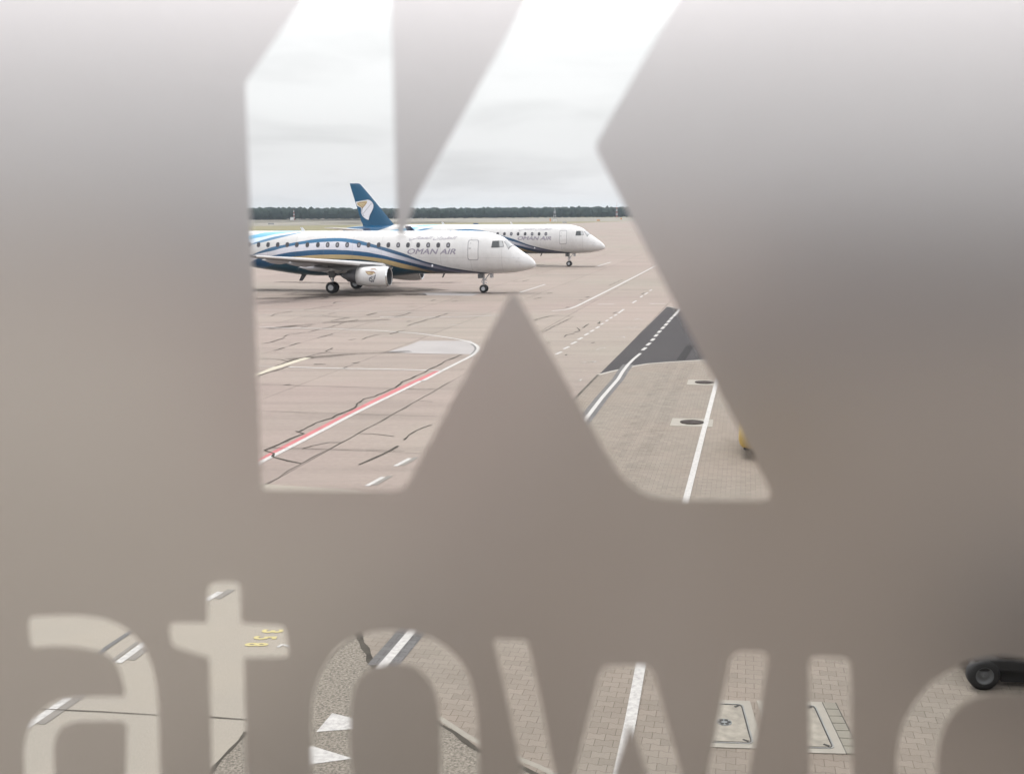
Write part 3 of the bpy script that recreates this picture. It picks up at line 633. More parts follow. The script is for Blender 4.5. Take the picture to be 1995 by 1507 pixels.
def ring_on(name, pts, w, m, parent, side=-1, off=.012):
    cx = sum(p[0] for p in pts)/len(pts); cz = sum(p[1] for p in pts)/len(pts); V = []
    for s, z in pts:
        d = Vector((s-cx, z-cz)); hx = (d.x-math.copysign(w, d.x)*min(1, abs(d.x)/(w+1e-6))) ; hz = (d.y-math.copysign(w, d.y)*min(1, abs(d.y)/(w+1e-6)))
        V += [ssurf(s, z, side, off), ssurf(cx+hx, cz+hz, side, off)]
    n = len(pts); F = [(2*i, 2*((i+1) % n), 2*((i+1) % n)+1, 2*i+1) for i in range(n)]
    return mesh_obj(name, V, F, m, parent)
def airfoil(n=14):
    up, lo = [], []
    for k in range(n+1):
        x = (1-cos(pi*k/n))/2; t = 5*(.2969*sqrt(x)-.126*x-.3516*x*x+.2843*x**3-.1036*x**4)
        up.append((x, t)); lo.append((x, -t))
    return up+lo[-2:0:-1]
AF = airfoil()
def foil_obj(name, secs, m, parent):      # secs: (leading edge xyz, chord, thickness ratio, normal dir)
    V, F = [], []; n = len(AF)
    for le, ch, th, nd in secs:
        for x, t in AF: V.append(Vector(le)+Vector((-x*ch, 0, 0))+Vector(nd)*(t*th*ch))
    for i in range(len(secs)-1):
        for k in range(n): F.append((i*n+k, i*n+(k+1) % n, (i+1)*n+(k+1) % n, (i+1)*n+k))
    F += [tuple(range(n))[::-1], tuple(range((len(secs)-1)*n, len(secs)*n))]
    o = mesh_obj(name, V, F, m, parent, True); return autosmooth(o, 50)
X = lambda s: 4.1-s
def wheel(parent, c, r, w, rimr):
    o = MB(); cy_ = Vector(c)
    prof = [(-w/2, rimr), (-w/2, r*.8), (-w/2*.8, r*.94), (-w/4, r), (w/4, r), (w/2*.8, r*.94), (w/2, r*.8), (w/2, rimr)]
    o.lathe(prof, c, (0, 1, 0), 36); t = o.build('wheel', AM['tyre'], parent, True)
    o = MB(); o.lathe([(-w/2+.02, .001), (-w/2-.005, rimr*.3), (-w/2+.03, rimr*.45), (-w/2+.01, rimr*.9), (-w/2, rimr), (w/2, rimr), (w/2-.01, rimr*.9), (w/2-.03, rimr*.45), (w/2+.005, rimr*.3), (w/2-.02, .001)], c, (0, 1, 0), 28)
    o.build('rim', AM['rim'], t, True)
def build_plane():
    root = empty('parked_airliner'); root.scale = (PSC,)*3
    # fuselage
    ss = [31.4*(k/170) for k in range(171)]; ss = sorted(set([0, .01, .03, .06, .1, .15]+[.22+.1*k for k in range(40)]+[4.2+.17*k for k in range(160) if 4.2+.17*k <= 31.4]))
    NS = 72; V, F = [], []
    for s in ss:
        zt, zb, w = TOP(s), BOT(s), WID(s); zc, h = (zt+zb)/2, (zt-zb)/2
        for k in range(NS):
            a = 2*pi*k/NS; V.append((X(s), w*sin(a), zc+h*cos(a)))
    for i in range(len(ss)-1):
        for k in range(NS): F.append((i*NS+k, i*NS+(k+1) % NS, (i+1)*NS+(k+1) % NS, (i+1)*NS+k))
    F += [tuple(range(NS))[::-1], tuple(range((len(ss)-1)*NS, len(ss)*NS))]
    fu = mesh_obj('fuselage', V, F, AM['fus'], root, True)
    for nm, fn in dict(T1=T1, B1=B1, T2=T2, B2=B2, B3=B3, G1=G1, G2=G2, S0=S0, S1=S1, TB=TB).items():
        a = fu.data.attributes.new(nm, 'FLOAT', 'POINT'); vals = []
        for s in ss:
            v = fn(s)
            if nm == 'B1': v = min(v, T1(s)-.03)
            if nm == 'T2': v = min(v, min(B1(s), T1(s)-.03)-.03)
            if nm == 'B2': v = min(v, T2(s)-.02)
            if nm == 'B3': v = min(v, B2(s)-.02) if s < 19.2 else 9 if False else (min(v, B2(s)-.02) if s < 19.2 else min(B2(s), T2(s)-.05, B1(s)-.08, T1(s)-.11))
            if nm in ('G1', 'G2') and s < 18.8: v = 5.2
            if nm in ('S0', 'S1') and s < 19.0: v = 5.2
            if nm == 'TB' and s < 24.3: v = 5.2
            vals += [v]*NS
        a.data.foreach_set('value', vals)
    # doors
    for side in (-1, 1):
        d = patch('door', [(4.97, 2.56), (4.97, 4.03), (4.15, 4.03), (4.15, 2.56)], AM['white'], root, 8, .006, side=side)
        ring_on('door_outline', rrect(4.14, 4.98, 2.54, 4.05, .14), .045, AM['line'], d, side)
        ring_on('door_port', rrect(4.72, 4.80, 3.76, 3.84, .035), .02, AM['line'], d, side)
        mb = MB(); mb.box(ssurf(4.8, 3.42, side, .01), (.16, .02, .06)); mb.build('door_handle', AM['line'], d)
    # cabin windows
    ws = [6.52, 7.31, 8.11, 8.91, 9.73, 10.52, 11.32, 12.11, 12.94, 13.73, 14.69, 15.5, 16.31, 17.12, 18.0, 18.88, 19.69, 20.49, 21.31, 22.13, 22.95, 23.77]
    shade = {6.52, 8.11, 10.52, 13.73, 14.69, 15.5, 16.31}
    for side in (-1, 1):
        for s in ws:
            w_, h_ = .155, .195; n = 20; zc = 3.655
            ringp = [(s+w_*math.copysign(abs(cos(2*pi*k/n))**.8, cos(2*pi*k/n)), zc+h_*math.copysign(abs(sin(2*pi*k/n))**.8, sin(2*pi*k/n))) for k in range(n)]
            V = [ssurf(a, b, side, .010) for a, b in ringp]+[ssurf(s+(a-s)*.52, zc+(b-zc)*.52, side, .006) for a, b in ringp]
            F = [(i, (i+1) % n, n+(i+1) % n, n+i) for i in range(n)]
            wo_ = mesh_obj('window', V, F, AM['wf'], root)
            V = [ssurf(s+(a-s)*.56, zc+(b-zc)*.56, side, .009) for a, b in ringp]+[ssurf(s, zc, side, .012)]
            mesh_obj('pane', V, [(i, (i+1) % n, n) for i in range(n)], AM['wshade'] if s in shade else AM['wp'], wo_)
    for side in (-1, 1):
        for nm, cs, gm_, by in (('cockpit_window', [(3.14, 3.50), (3.10, 3.94), (2.70, 3.95), (2.62, 3.51)], 'glass', 'z'), ('cockpit_window', [(2.55, 3.52), (2.64, 3.93), (2.46, 3.93), (2.28, 3.58)], 'glass2', 'z'),
                                ('windshield', [(1.66, .09), (2.14, .09), (2.30, .62), (1.96, .90)], 'glass2', 'y')):
            o_ = patch(nm, cs, AM[gm_], root, by=by, side=side, off=.016)
            c0, c1 = sum(q[0] for q in cs)/4, sum(q[1] for q in cs)/4
            big = [(q[0]+math.copysign(.035, q[0]-c0), q[1]+math.copysign(.035, q[1]-c1)) for q in cs]
            patch('window_seal', big, AM['seal'], o_, by=by, side=side, off=.009)
    # lettering
    ar = None
    try:
        fn = bpy.utils.system_resource('DATAFILES', path='fonts') + '/NotoSansArabic-VariableFont_wdth,wght.woff2'
        # presentation forms, already in visual order left to right
        vis = ''.join(reversed('\uFE8D\uFEDF\uFEC4\uFEF4\uFEAE\uFE8D\uFEE5 \uFE8D\uFEDF\uFECC\uFEE4\uFE8E\uFEE7\uFEF2'))
        ar = text_mesh(vis, 1, None, bold=0, shear=.45)
    except Exception as e:
        print('arabic', e)
    en = text_mesh('OMAN AIR', 1, None, bold=0, shear=.28)
    for side in (-1, 1):
        for nm, tm_, (s0, s1, z0, z1) in (('lettering', en, (9.76, 5.94, 2.97, 3.38)), ('script_lettering', ar, (9.70, 5.90, 3.96, 4.36))):
            if not tm_ or not tm_[0]: continue
            v, f = tm_; xs = [q.x for q in v]; ys = [q.y for q in v]; x0, x1, y0, y1 = min(xs), max(xs), min(ys), max(ys)
            V = []
            for q in v:
                u = (q.x-x0)/(x1-x0); u = u if side < 0 else 1-u
                V.append(ssurf(s0+(s1-s0)*u, z0+(z1-z0)*(q.y-y0)/(y1-y0), side, .008))
            if nm == 'lettering':        # heavier strokes
                n0 = len(V); V += [q+Vector((.035, side*.003, .012)) for q in V]; f = [list(g) for g in f]+[[i+n0 for i in g] for g in f]
            mesh_obj(nm, V, f if side < 0 else [g[::-1] for g in f], AM['txt'], root)
    # fin, emblem
    nd = (0, 1, 0)
    fz = [(4.2, 24.0, 28.85), (4.75, 24.9, 28.78), (5.1, 25.25, 28.98), (5.53, 25.64, 29.08), (6.6, 26.54, 29.43), (7.88, 27.62, 29.83), (9.1, 28.7, 30.2), (9.4, 28.98, 30.27), (9.5, 29.2, 30.3)]
    fin = foil_obj('fin', [((X(a), 0, z), b-a, .10 if z < 9.45 else .05, nd) for z, a, b in fz], AM['fin'], root)
    mb = MB(); mb.add([(X(29.95), .0, z) for z in (4.6,)], [])
    emb = [(29.5, 7.36), (28.98, 7.45), (28.28, 7.56), (28.09, 7.6), (27.9, 7.58), (27.72, 7.51), (27.45, 7.27), (27.32, 6.96), (27.37, 6.62), (27.57, 6.23), (27.76, 5.92), (27.88, 5.62), (27.94, 5.29), (28.15, 5.29), (28.47, 5.49), (28.74, 5.75), (28.88, 6.06), (28.87, 6.36), (28.77, 6.54), (28.9, 6.68), (29.04, 6.76), (29.36, 6.89), (29.47, 7.16)]
    gold = [(29.40, 7.24), (28.98, 7.36), (28.30, 7.48), (28.10, 7.46), (28.10, 7.28), (28.38, 6.90), (28.72, 6.60), (29.00, 6.80), (29.28, 6.92)]
    lines = [[(29.3, 7.22), (28.9, 7.26), (28.3, 7.26), (28.2, 7.3)], [(28.2, 7.2), (28.5, 6.9), (28.75, 6.62)], [(29.25, 7.12), (28.95, 6.9), (28.75, 6.7)], [(28.6, 7.0), (28.8, 6.98)]]
    lines2 = [[(27.55, 7.2), (28.0, 6.7), (28.45, 6.2), (28.62, 6.0)], [(28.62, 6.75), (28.8, 6.35), (28.75, 6.0), (28.5, 5.7)]]
    def plate(name, pts, m, y, parent, tf=lambda s, z, y: (X(s), y, z)):
        bm = bmesh.new(); f = bm.faces.new([bm.verts.new(tf(s, z, y)) for s, z in pts]); bmesh.ops.triangulate(bm, faces=[f]); me = bpy.data.meshes.new(name); bm.to_mesh(me); bm.free()
        me.materials.append(m); o = bpy.data.objects.new(name, me); COL.objects.link(o); o.parent = parent; return o
    def strokes(name, ls, w_, m, y, parent, tf=lambda s, z, y: (X(s), y, z)):
        mb = MB()
        for l in ls:
            V = []
            for i, (a, b) in enumerate(l):
                c, d = l[min(i+1, len(l)-1)], l[max(i-1, 0)]; dx, dz = c[0]-d[0], c[1]-d[1]; q = sqrt(dx*dx+dz*dz); nx, nz = -dz/q*w_/2, dx/q*w_/2
                V += [tf(a+nx, b+nz, y), tf(a-nx, b-nz, y)]
            mb.add(V, [(2*i, 2*i+1, 2*i+3, 2*i+2) for i in range(len(l)-1)])
        return mb.build(name, m, parent)
    for sd in (-1, 1):
        e = plate('emblem', emb, AM['swirl'], sd*.235, fin); plate('gold_panel', gold, AM['gold'], sd*.239, e)
        strokes('emblem_line', lines, .05, AM['gdark'], sd*.243, e); strokes('emblem_stroke', lines2, .04, AM['eg'], sd*.243, e)
    # tailplane, wings
    for sd in (-1, 1):
        foil_obj('tailplane', [((X(27.6), sd*.3, 4.05), 3.2, .10, (0, 0, 1)), ((X(28.4), sd*1.6, 4.12), 2.5, .10, (0, 0, 1)), ((X(30.5), sd*5.0, 4.42), 1.15, .09, (0, 0, 1))], AM['white'], root)
        dih = lambda y: 2.02 if y < 1.6 else (2.02+(y-1.6)*.125 if y < 6 else 2.57+(y-6)*.095)
        wg = foil_obj('wing', [((X(11.0), sd*1.0, 1.95), 6.2, .12, (0, 0, 1)), ((X(11.4), sd*1.9, dih(1.9)), 5.4, .13, (0, 0, 1)), ((X(12.85), sd*4.7, dih(4.7)), 3.75, .12, (0, 0, 1)), ((X(14.9), sd*8.8, dih(8.8)), 2.65, .11, (0, 0, 1)), ((X(16.9), sd*12.8, dih(12.8)), 1.6, .10, (0, 0, 1)), ((X(17.0), sd*13.02, dih(12.8)+.03), 1.58, .09, (0, 0, 1))], AM['grey'], root)
        mb = MB(); wl_ = foil_obj('winglet', [((X(17.0), sd*13.0, dih(12.8)+.05), 1.6, .10, (0, -sd*.5, .86)), ((X(17.3), sd*13.25, dih(12.8)+.25), 1.4, .10, (0, -sd*.8, .6)), ((X(18.4), sd*13.85, dih(12.8)+1.5), .62, .10, (0, -sd*.95, .3))], AM['navy'], wg)
        # bright leading edge and pale fairings
        V, F = [], []
        secs = [(11.38, 1.9, 5.4), (12.85, 4.7, 3.75), (14.9, 8.8, 2.65), (16.9, 12.8, 1.6)]
        for s_, y_, c_ in secs:
            for a, b in ((.05, .036), (.02, .026), (0, 0), (.02, -.026), (.05, -.036)):
                V.append((X(s_-.03+a*c_), sd*y_, dih(y_)+b*c_*1.15))
        F = [(i*5+k, i*5+k+1, (i+1)*5+k+1, (i+1)*5+k) for i in range(3) for k in range(4)]
        mesh_obj('slat', V, F, AM['white'], wg, True)
        mb = MB()
        for y_, s_, zz, ln in ((3.6, 15.2, dih(3.6)-.38, 2.6), (6.6, 15.0, dih(6.6)-.24, 2.7), (9.4, 15.9, dih(9.4)-.17, 2.2)):
            o = MB(); o.lathe([(0, .01), (ln*.12, .14), (ln*.35, .26), (ln*.65, .22), (ln, .02)], (X(s_), sd*y_, zz), (-1, 0, .05), 14); ob = o.build('flap_fairing', AM['strut'], wg, True)
        # wing root fairing
        o = MB(); o.lathe([(0, .03), (.6, .25), (1.6, .42), (4, .52), (6.0, .4), (7.6, .05)], (X(10.7), sd*1.05, 2.0), (-1, 0, -.02), 24); o.build('wing_root_fairing', AM['white'], root, True)
        # engine
        yc, zc = sd*4.05, 1.40
        o = MB(); o.lathe([(.04, .60), (0, .655), (.03, .70), (.12, .735)], (X(10.33), yc, zc), (-1, 0, 0), 48); lip_prof = o
        nac = MB(); nac.lathe([(.12, .735), (.35, .775), (.8, .79), (1.4, .775), (2.0, .72), (2.5, .655), (2.46, .62)], (X(10.33), yc, zc), (-1, 0, 0), 48); nac = nac.build('engine', AM['white'], root, True)
        lip_prof.build('intake_lip', AM['lip'], nac, True)
        o = MB(); o.lathe([(.04, .60), (.3, .585), (.85, .60), (.86, .02)], (X(10.33), yc, zc), (-1, 0, 0), 48); o.build('intake', AM['core'], nac, True)
        o = MB(); o.lathe([(.45, .01), (.6, .12), (.84, .2)], (X(10.33), yc, zc), (-1, 0, 0), 24); o.build('spinner', AM['rim'], nac, True)
        o = MB(); o.lathe([(2.3, .60), (2.55, .57), (2.9, .5), (3.3, .42), (3.28, .36), (3.7, .16), (3.9, .02)], (X(10.33), yc, zc), (-1, 0, 0), 36); o.build('nozzle', AM['core'], nac, True)
        mb = MB(); V = []
        for s_, z0, z1 in ((10.9, zc+.72, zc+.80), (11.6, zc+.6, dih(4)-.02), (12.9, zc+.5, dih(4)-.02), (14.3, zc+.45, dih(4)-.1), (15.2, dih(4)-.3, dih(4)-.15)):
            V += [(X(s_), yc-.17, z0), (X(s_), yc+.17, z0), (X(s_), yc+.15, z1), (X(s_), yc-.15, z1)]
        F = [(4*i+k, 4*i+(k+1) % 4, 4*i+4+(k+1) % 4, 4*i+4+k) for i in range(4) for k in range(4)]+[(0, 1, 2, 3), (19, 18, 17, 16)]
        mesh_obj('pylon', V, F, AM['grey'], nac)
        def ntf(s_, z_, y_):
            rr_ = curve([(.12, .735), (.35, .775), (.8, .79), (1.4, .775), (2.0, .72), (2.5, .655)])(s_-10.33)+.01+abs(y_); dz = max(-.7, min(.7, z_-zc))
            return (X(s_), yc+sd*sqrt(max(0, rr_*rr_-dz*dz)), zc+dz)
        k_ = .42; em = lambda pts: [(11.55+(a-28.4)*k_, 1.42+(b-6.45)*k_) for a, b in pts]
        e1 = [(29.5, 7.4), (28.4, 7.5), (28.0, 7.45), (27.5, 7.2), (27.3, 6.8), (27.45, 6.3), (27.75, 5.8), (27.95, 5.35), (28.3, 5.4), (28.8, 5.7), (28.95, 6.1), (28.8, 6.4), (28.2, 6.45), (28.05, 6.75), (28.5, 6.7), (29.0, 6.9)]
        e = plate('emblem', em(e1), AM['swirl'], .0, nac, ntf)
        plate('gold_panel', em([(29.5, 7.3), (28.5, 7.42), (27.7, 7.15), (28.1, 6.8), (28.5, 6.75), (29.05, 6.95)]), AM['gold'], .002, e, ntf)
        plate('grey_panel', em([(28.7, 6.2), (28.1, 6.45), (27.6, 6.75), (27.5, 6.3), (27.8, 5.8), (28.0, 5.4), (28.6, 5.6)]), AM['strut'], .002, e, ntf)
        strokes('emblem_line', [em(l) for l in [[(29.5, 7.35), (28.6, 7.35), (27.9, 7.3), (27.5, 7.0)], [(29.3, 7.2), (28.9, 6.85), (28.3, 6.85), (28.0, 7.05), (28.5, 7.15)], [(28.6, 7.75), (28.0, 7.8), (27.5, 7.72)]]], .05, AM['gdark'], .004, e, ntf)
        strokes('emblem_stroke', [em(l) for l in [[(28.1, 6.45), (28.7, 6.2), (28.75, 5.8), (28.3, 5.5)], [(27.5, 6.8), (27.7, 6.2), (28.1, 5.5)], [(28.45, 6.2), (28.1, 5.9), (28.35, 5.6)]]], .07, AM['eg'], .004, e, ntf)
        # main gear
        g = MB(); g.tube((X(15.5), sd*2.62, .45), (X(15.45), sd*2.5, 1.75), .075, .11); g.tube((X(15.5), sd*2.3, .45), (X(15.5), sd*2.95, .45), .06)
        g.tube((X(15.45), sd*2.55, 1.2), (X(14.9), sd*1.9, 1.7), .045); g.tube((X(15.42), sd*2.6, .7), (X(15.85), sd*2.6, 1.5), .035); gg = g.build('main_gear', AM['strut'], root); q_ = MB(); q_.box((X(15.5), sd*2.72, 1.45), (.5, .04, .5)); q_.build('gear_door', AM['dgrey'], gg)
        for dy in (-.24, .24): wheel(gg, (X(15.5), sd*2.62+dy, .44), .44, .30, .22)
    g = MB(); g.tube((X(4.1), 0, .32), (X(4.12), 0, 1.5), .05, .085); g.tube((X(4.1), -.2, .31), (X(4.1), .2, .31), .04); g.tube((X(4.05), 0, .95), (X(3.6), 0, 1.5), .035)
    g.tube((X(4.12), 0, .6), (X(4.3), 0, .85), .03); g.tube((X(4.3), 0, .85), (X(4.12), 0, 1.1), .03); g.box((X(4.0), 0, .98), (.16, .3, .12)); g.tube((X(3.9), -.12, .75), (X(3.9), .12, .75), .05)
    gg = g.build('nose_gear', AM['strut'], root)
    for dy in (-.19, .19): wheel(gg, (X(4.1), dy, .305), .305, .18, .15)
    mb = MB(); mb.box((X(4.32), -.32, 1.27), (.36, .03, .34), bev=.01); mb.build('gear_door', AM['grey'], gg)
    mb = MB(); mb.box((X(4.32), .32, 1.27), (.36, .03, .34), bev=.01); mb.build('gear_door', AM['grey'], gg)
    mb = MB(); mb.box((X(3.48), 0, 1.3), (.2, .4, .32), bev=.01); mb.build('gear_door', AM['strut'], gg)
    mb = MB()
    for dy in (-.32, .32): pass
    # antennas and probes
    def blade(s_, z0, z1, w_, m, sweep=.15, y_=0):
        v = [(X(s_), y_-.015, z0), (X(s_+w_), y_-.015, z0), (X(s_+w_+sweep), y_-.01, z1), (X(s_+sweep+w_*.35), y_-.01, z1)]
        v += [(a, 2*y_-b, c) for a, b, c in v]
        mesh_obj('antenna', v, [(0, 1, 2, 3), (7, 6, 5, 4), (0, 4, 5, 1), (1, 5, 6, 2), (2, 6, 7, 3), (3, 7, 4, 0)], m, root)
    blade(18.7, 4.68, 5.0, .3, AM['white']); blade(10.6, 4.68, 4.98, .25, AM['white']); blade(7.2, 1.42, 1.12, .14, AM['wf'], .12); blade(18.7, 1.28, .75, .45, AM['wf'], .25); blade(6.1, 4.7, 4.78, .5, AM['white'])
    for s_, z_ in ((1.55, 2.75), (1.33, 2.45), (1.1, 2.2), (1.18, 2.68)):
        for side in (-1, 1):
            p = ssurf(s_, z_, side, .0); m_ = MB(); m_.tube(p, p+Vector((.02, side*.07, 0)), .02, .015, 8); m_.tube(p+Vector((0, side*.06, 0)), p+Vector((.14, side*.065, 0)), .014, .008, 8); m_.build('probe', AM['strut'], root)
    mb = MB(); p = ssurf(7.85, 2.15, -1, .01); mb.box(p, (.12, .02, .28)); mb.build('light_panel', AM['swirl'], root)
    return root
def kids(o): return [c for c in bpy.data.objects if c.parent == o]
def copy_tree(o, parent=None):
    c = o.copy(); COL.objects.link(c); c.parent = parent
    for ch in kids(o): copy_tree(ch, c)
    return c
pl = build_plane(); pl.location = PL1; pl.rotation_euler.z = -PANG
tag(pl, 'nearer white jet with blue and gold swoosh stripes, engine and main wheels in view', 'airliner', 'twin jets parked on the apron')
pb = copy_tree(pl); pb.location = PL2
tag(pb, 'farther white jet behind the first one, blue tail fin with pale emblem showing', 'airliner', 'twin jets parked on the apron')
# ------------------------------------------------------------------ far wood, masts, houses, markers
wm = bpy.data.materials.new('wood_foliage'); wm.use_nodes = True; t = wm.node_tree; b = t.nodes['Principled BSDF']; b.inputs['Roughness'].default_value = .9; b.inputs['Specular IOR Level'].default_value = .1
tcn = N(t, 'ShaderNodeTexCoord'); n_ = N(t, 'ShaderNodeTexNoise', i_Scale=.12, i_Detail=6.0, i_Roughness=.7); L(t, tcn.outputs['Object'], n_.inputs['Vector'])
L(t, ramp_(t, n_.outputs[0], [(.3, (.013, .022, .022)), (.7, (.034, .048, .040))]), b.inputs['Base Color'])
mb = MB(); rnd = random.Random(3)
ico = bmesh.new(); bmesh.ops.create_icosphere(ico, subdivisions=2, radius=1); ico.verts.index_update()
IV = [q.co.copy() for q in ico.verts]; IF = [tuple(v.index for v in f.verts) for f in ico.faces]; ico.free()
def edge_y(x): return 905+ (x+330)*.55 if x < 330 else 1268+(x-330)*.15
x = -900.0
while x < 1000:
    for row in range(3):
        h = rnd.uniform(8.6, 9.5)*(1 if rnd.random() > .04 else 1.07)*(1+.05*sin(x*.02)); r = rnd.uniform(3.2, 6.5)
        cx_, cy_ = x+rnd.uniform(-3, 3), max(560, edge_y(x))+row*9+rnd.uniform(-3, 3); h *= 1+.03*row; sd = rnd.random()*50
        V = []
        for q in IV:
            k = 1+.28*noise.noise(q*1.7+Vector((sd, 0, 0)))+.2*noise.noise(q*4+Vector((0, sd, 0)))
            V.append((cx_+q.x*r*k, cy_+q.y*r*k, h*.52+q.z*h*.5*k))
        mb.add(V, IF)
    x += rnd.uniform(2.6, 4.6)
o = mb.build('woodland', wm); o['kind'] = 'stuff'; o['label'] = 'dark line of woodland along the far edge of the airfield'; o['category'] = 'woodland'
# understorey so that no sky shows between trunks
mb = MB()
for k in range(-90, 100):
    x0 = k*10.; y0 = max(560, edge_y(x0))+14
    mb.box((x0, y0, 2.4+rnd.random()), (11, 4, 5), rz=rnd.uniform(.3, .6), bev=.8)
o = mb.build('undergrowth', wm); o['kind'] = 'stuff'
mast_w = mat('mast_white', (.62, .62, .64), .5); mast_r = mat('mast_red', (.40, .10, .08), .5); mast_g = mat('mast_grey', (.25, .26, .28), .6); orange = mat('orange_board', (.55, .24, .08), .6)
def mast(x, ybase, ytop, w0, label, m1, m2, spike=.35, group='lattice masts out on the field'):
    p = at(x, ybase, 0); z = (p-CAM).dot(FW); h = (ybase-ytop)*z/FP*1.0
    root = empty('lattice_mast', (p.x, p.y, 0)); tag(root, label, 'mast', group)
    hb = h*(1-spike); nb = 6; cr_ = .05*z/700
    for k in range(nb):
        a, c = k/nb, (k+1)/nb; wa, wc = w0*(1-.7*a)/2, w0*(1-.7*c)/2; m = MB()
        for sx, sy in ((-1, -1), (1, -1), (1, 1), (-1, 1)): m.tube((sx*wa, sy*wa, hb*a), (sx*wc, sy*wc, hb*c), .07, n=5)
        for sx, sy, tx, ty in ((-1, -1, 1, -1), (1, -1, 1, 1), (1, 1, -1, 1), (-1, 1, -1, -1)): m.tube((sx*wa, sy*wa, hb*a), (tx*wc, ty*wc, hb*c), .05, n=5); m.tube((tx*wa, ty*wa, hb*a), (sx*wc, sy*wc, hb*c), .05, n=5)
        m.build('mast_section', m1 if k % 2 else m2, root)
    m = MB(); m.tube((0, 0, hb), (0, 0, h), .09, .05, 6); m.build('spire', m2, root)
    return root
mast(1080.8, 431, 392, 1.9, 'grey lattice mast with tall spire rising above the tree line right of the planes', mast_g, mast_w, .4)
mast(1201.5, 423.5, 391.5, 1.5, 'red and white mast at the far right edge of the tree line', mast_w, mast_r, .25)
mast(573, 428.6, 408, .9, 'small red and white banded mast in front of the trees left of the tail fin', mast_w, mast_r, .12)
mb = MB(); p = at(569, 428.8, 0); hut = empty('equipment_hut', (p.x, p.y, 0)); tag(hut, 'tiny white equipment hut at the foot of the left banded mast', 'hut')
mb.box((0, 0, 1.1), (2.4, 2, 2.2), bev=.05); mb.build('hut_wall', mast_w, hut); mb = MB(); mb.box((0, 0, 2.3), (2.8, 2.4, .15)); mb.build('hut_roof', mast_g, hut)
roofm = mat('red_brown_roof', (.22, .10, .075), .8); wallm = mat('pale_house_wall', (.55, .53, .50), .8); winm = mat('house_window', (.05, .06, .07), .2)
def house(x, yb, wd, h, label):
    p = at(x, yb, 0); r = empty('house', (p.x, p.y, 0), radians(rnd.uniform(-20, 20))); tag(r, label, 'house', 'small houses along the tree line')
    m = MB(); m.box((0, 0, h/2), (wd, wd*.8, h)); m.build('wall', wallm, r)
    m = MB(); a, d, k = wd*.55, wd*.46, h*.65
    m.add([(-a, -d, h), (a, -d, h), (a, d, h), (-a, d, h), (-a, 0, h+k), (a, 0, h+k)], [(0, 1, 5, 4), (2, 3, 4, 5), (1, 2, 5), (3, 0, 4), (0, 3, 2, 1)]); m.build('roof', roofm, r)
    for q in (-.25, .25):
        m = MB(); m.box((q*wd, -wd*.4-.02, h*.55), (wd*.14, .06, h*.3)); m.build('window', winm, r)
house(1110, 422.2, 7.5, 4.4, 'larger pale house with brown roof below the dark trees right of the lattice mast')
house(1037, 422.0, 6, 3.2, 'tiny pale house left of the lattice mast at the foot of the trees')
house(1099, 422.3, 6, 3.8, 'pale house just right of the lattice mast, left of the larger house')
house(1166, 421.7, 6, 3.0, 'tiny pale house far right below the trees')
house(905, 423.3, 7, 2.8, 'low pale house at the foot of the trees behind the second jet')
def board(x, yb, wd, h, label, m):
    p = at(x, yb, 0); r = empty('marker_board', (p.x, p.y, 0)); tag(r, label, 'marker board', 'low marker boards beside the taxiways')
    q = MB(); q.box((0, 0, .35+h/2), (wd, .15, h), bev=.03); q.build('board', m, r)
    for sx in (-.35, .35):
        q = MB(); q.box((sx*wd, 0, .2), (.08, .08, .4)); q.build('leg', mast_g, r)
board(1165.5, 431.5, 1.8, .7, 'orange marker board near the right end of the far apron edge', orange)
board(1210, 428.5, 1.1, 1.0, 'dark orange marker board by the right mast', orange)
board(1100, 435.6, 2.0, .5, 'dark low marker board behind the second jet cockpit', mast_g)
board(528, 438.2, 3.0, .5, 'dark low marker board on the dry grass at the far left', mast_g)
board(1072, 432.5, .7, 1.6, 'orange marker post left of the lattice mast foot', orange)
board(822, 427.5, 1.0, .8, 'small grey marker board on the taxiway edge left of the second jet', mast_g)

# ------------------------------------------------------------------ yellow tug and dark service cart
yel = mat('worn_yellow_paint', srgb(178, 150, 76), .45, coat=.2, var=.1, vscale=3); blk = mat('black_rubber', (.016, .016, .017), .7); dgrey = mat('dark_grey_panel', (.13, .135, .14), .5, var=.15, vscale=2)
def wheel2(parent, c, r, w, ax=(0, 1, 0), rm=None):
    o = MB(); o.lathe([(-w/2, r*.55), (-w/2, r*.85), (-w*.3, r), (w*.3, r), (w/2, r*.85), (w/2, r*.55)], c, ax, 32); t_ = o.build('wheel', blk, parent, True)
    o = MB(); o.lathe([(-w/2+.03, .001), (-w/2+.01, r*.18), (-w/2+.05, r*.25), (-w/2+.03, r*.5), (-w/2-.004, r*.56), (-w/2+.01, r*.6)], c, ax, 28); o.lathe([(w/2-.03, .001), (w/2-.02, r*.5), (w/2, r*.56)], c, ax, 28); o.build('rim', rm or dgrey, t_, True)
p = at(1452, 894, 0)
tg = empty('baggage_tug', (p.x+.86, p.y+1.15, 0), radians(-12)); tag(tg, 'yellow rounded baggage tug with black bumper, mostly hidden by the frosting right of the K', 'tug')
m = MB(); m.box((0, 0, .50), (1.55, 2.7, .60), bev=.24); autosmooth(m.build('body', yel, tg), 60)
m = MB(); m.box((0, 0, .26), (1.30, 2.5, .10), bev=.03); m.build('bumper', blk, tg)
m = MB(); m.box((0, .35, 1.02), (1.2, .9, .2), bev=.08); m.build('seat', blk, tg)
m = MB(); m.box((0, .82, 1.25), (1.2, .12, .5), bev=.05); m.build('backrest', blk, tg)
m = MB(); m.tube((-.3, -.35, .9), (-.3, -.12, 1.25), .025); m.lathe([(-.015, .17), (.015, .19), (.03, .17)], (-.3, -.12, 1.25), (0, .5, 1), 20); m.build('steering_wheel', blk, tg)
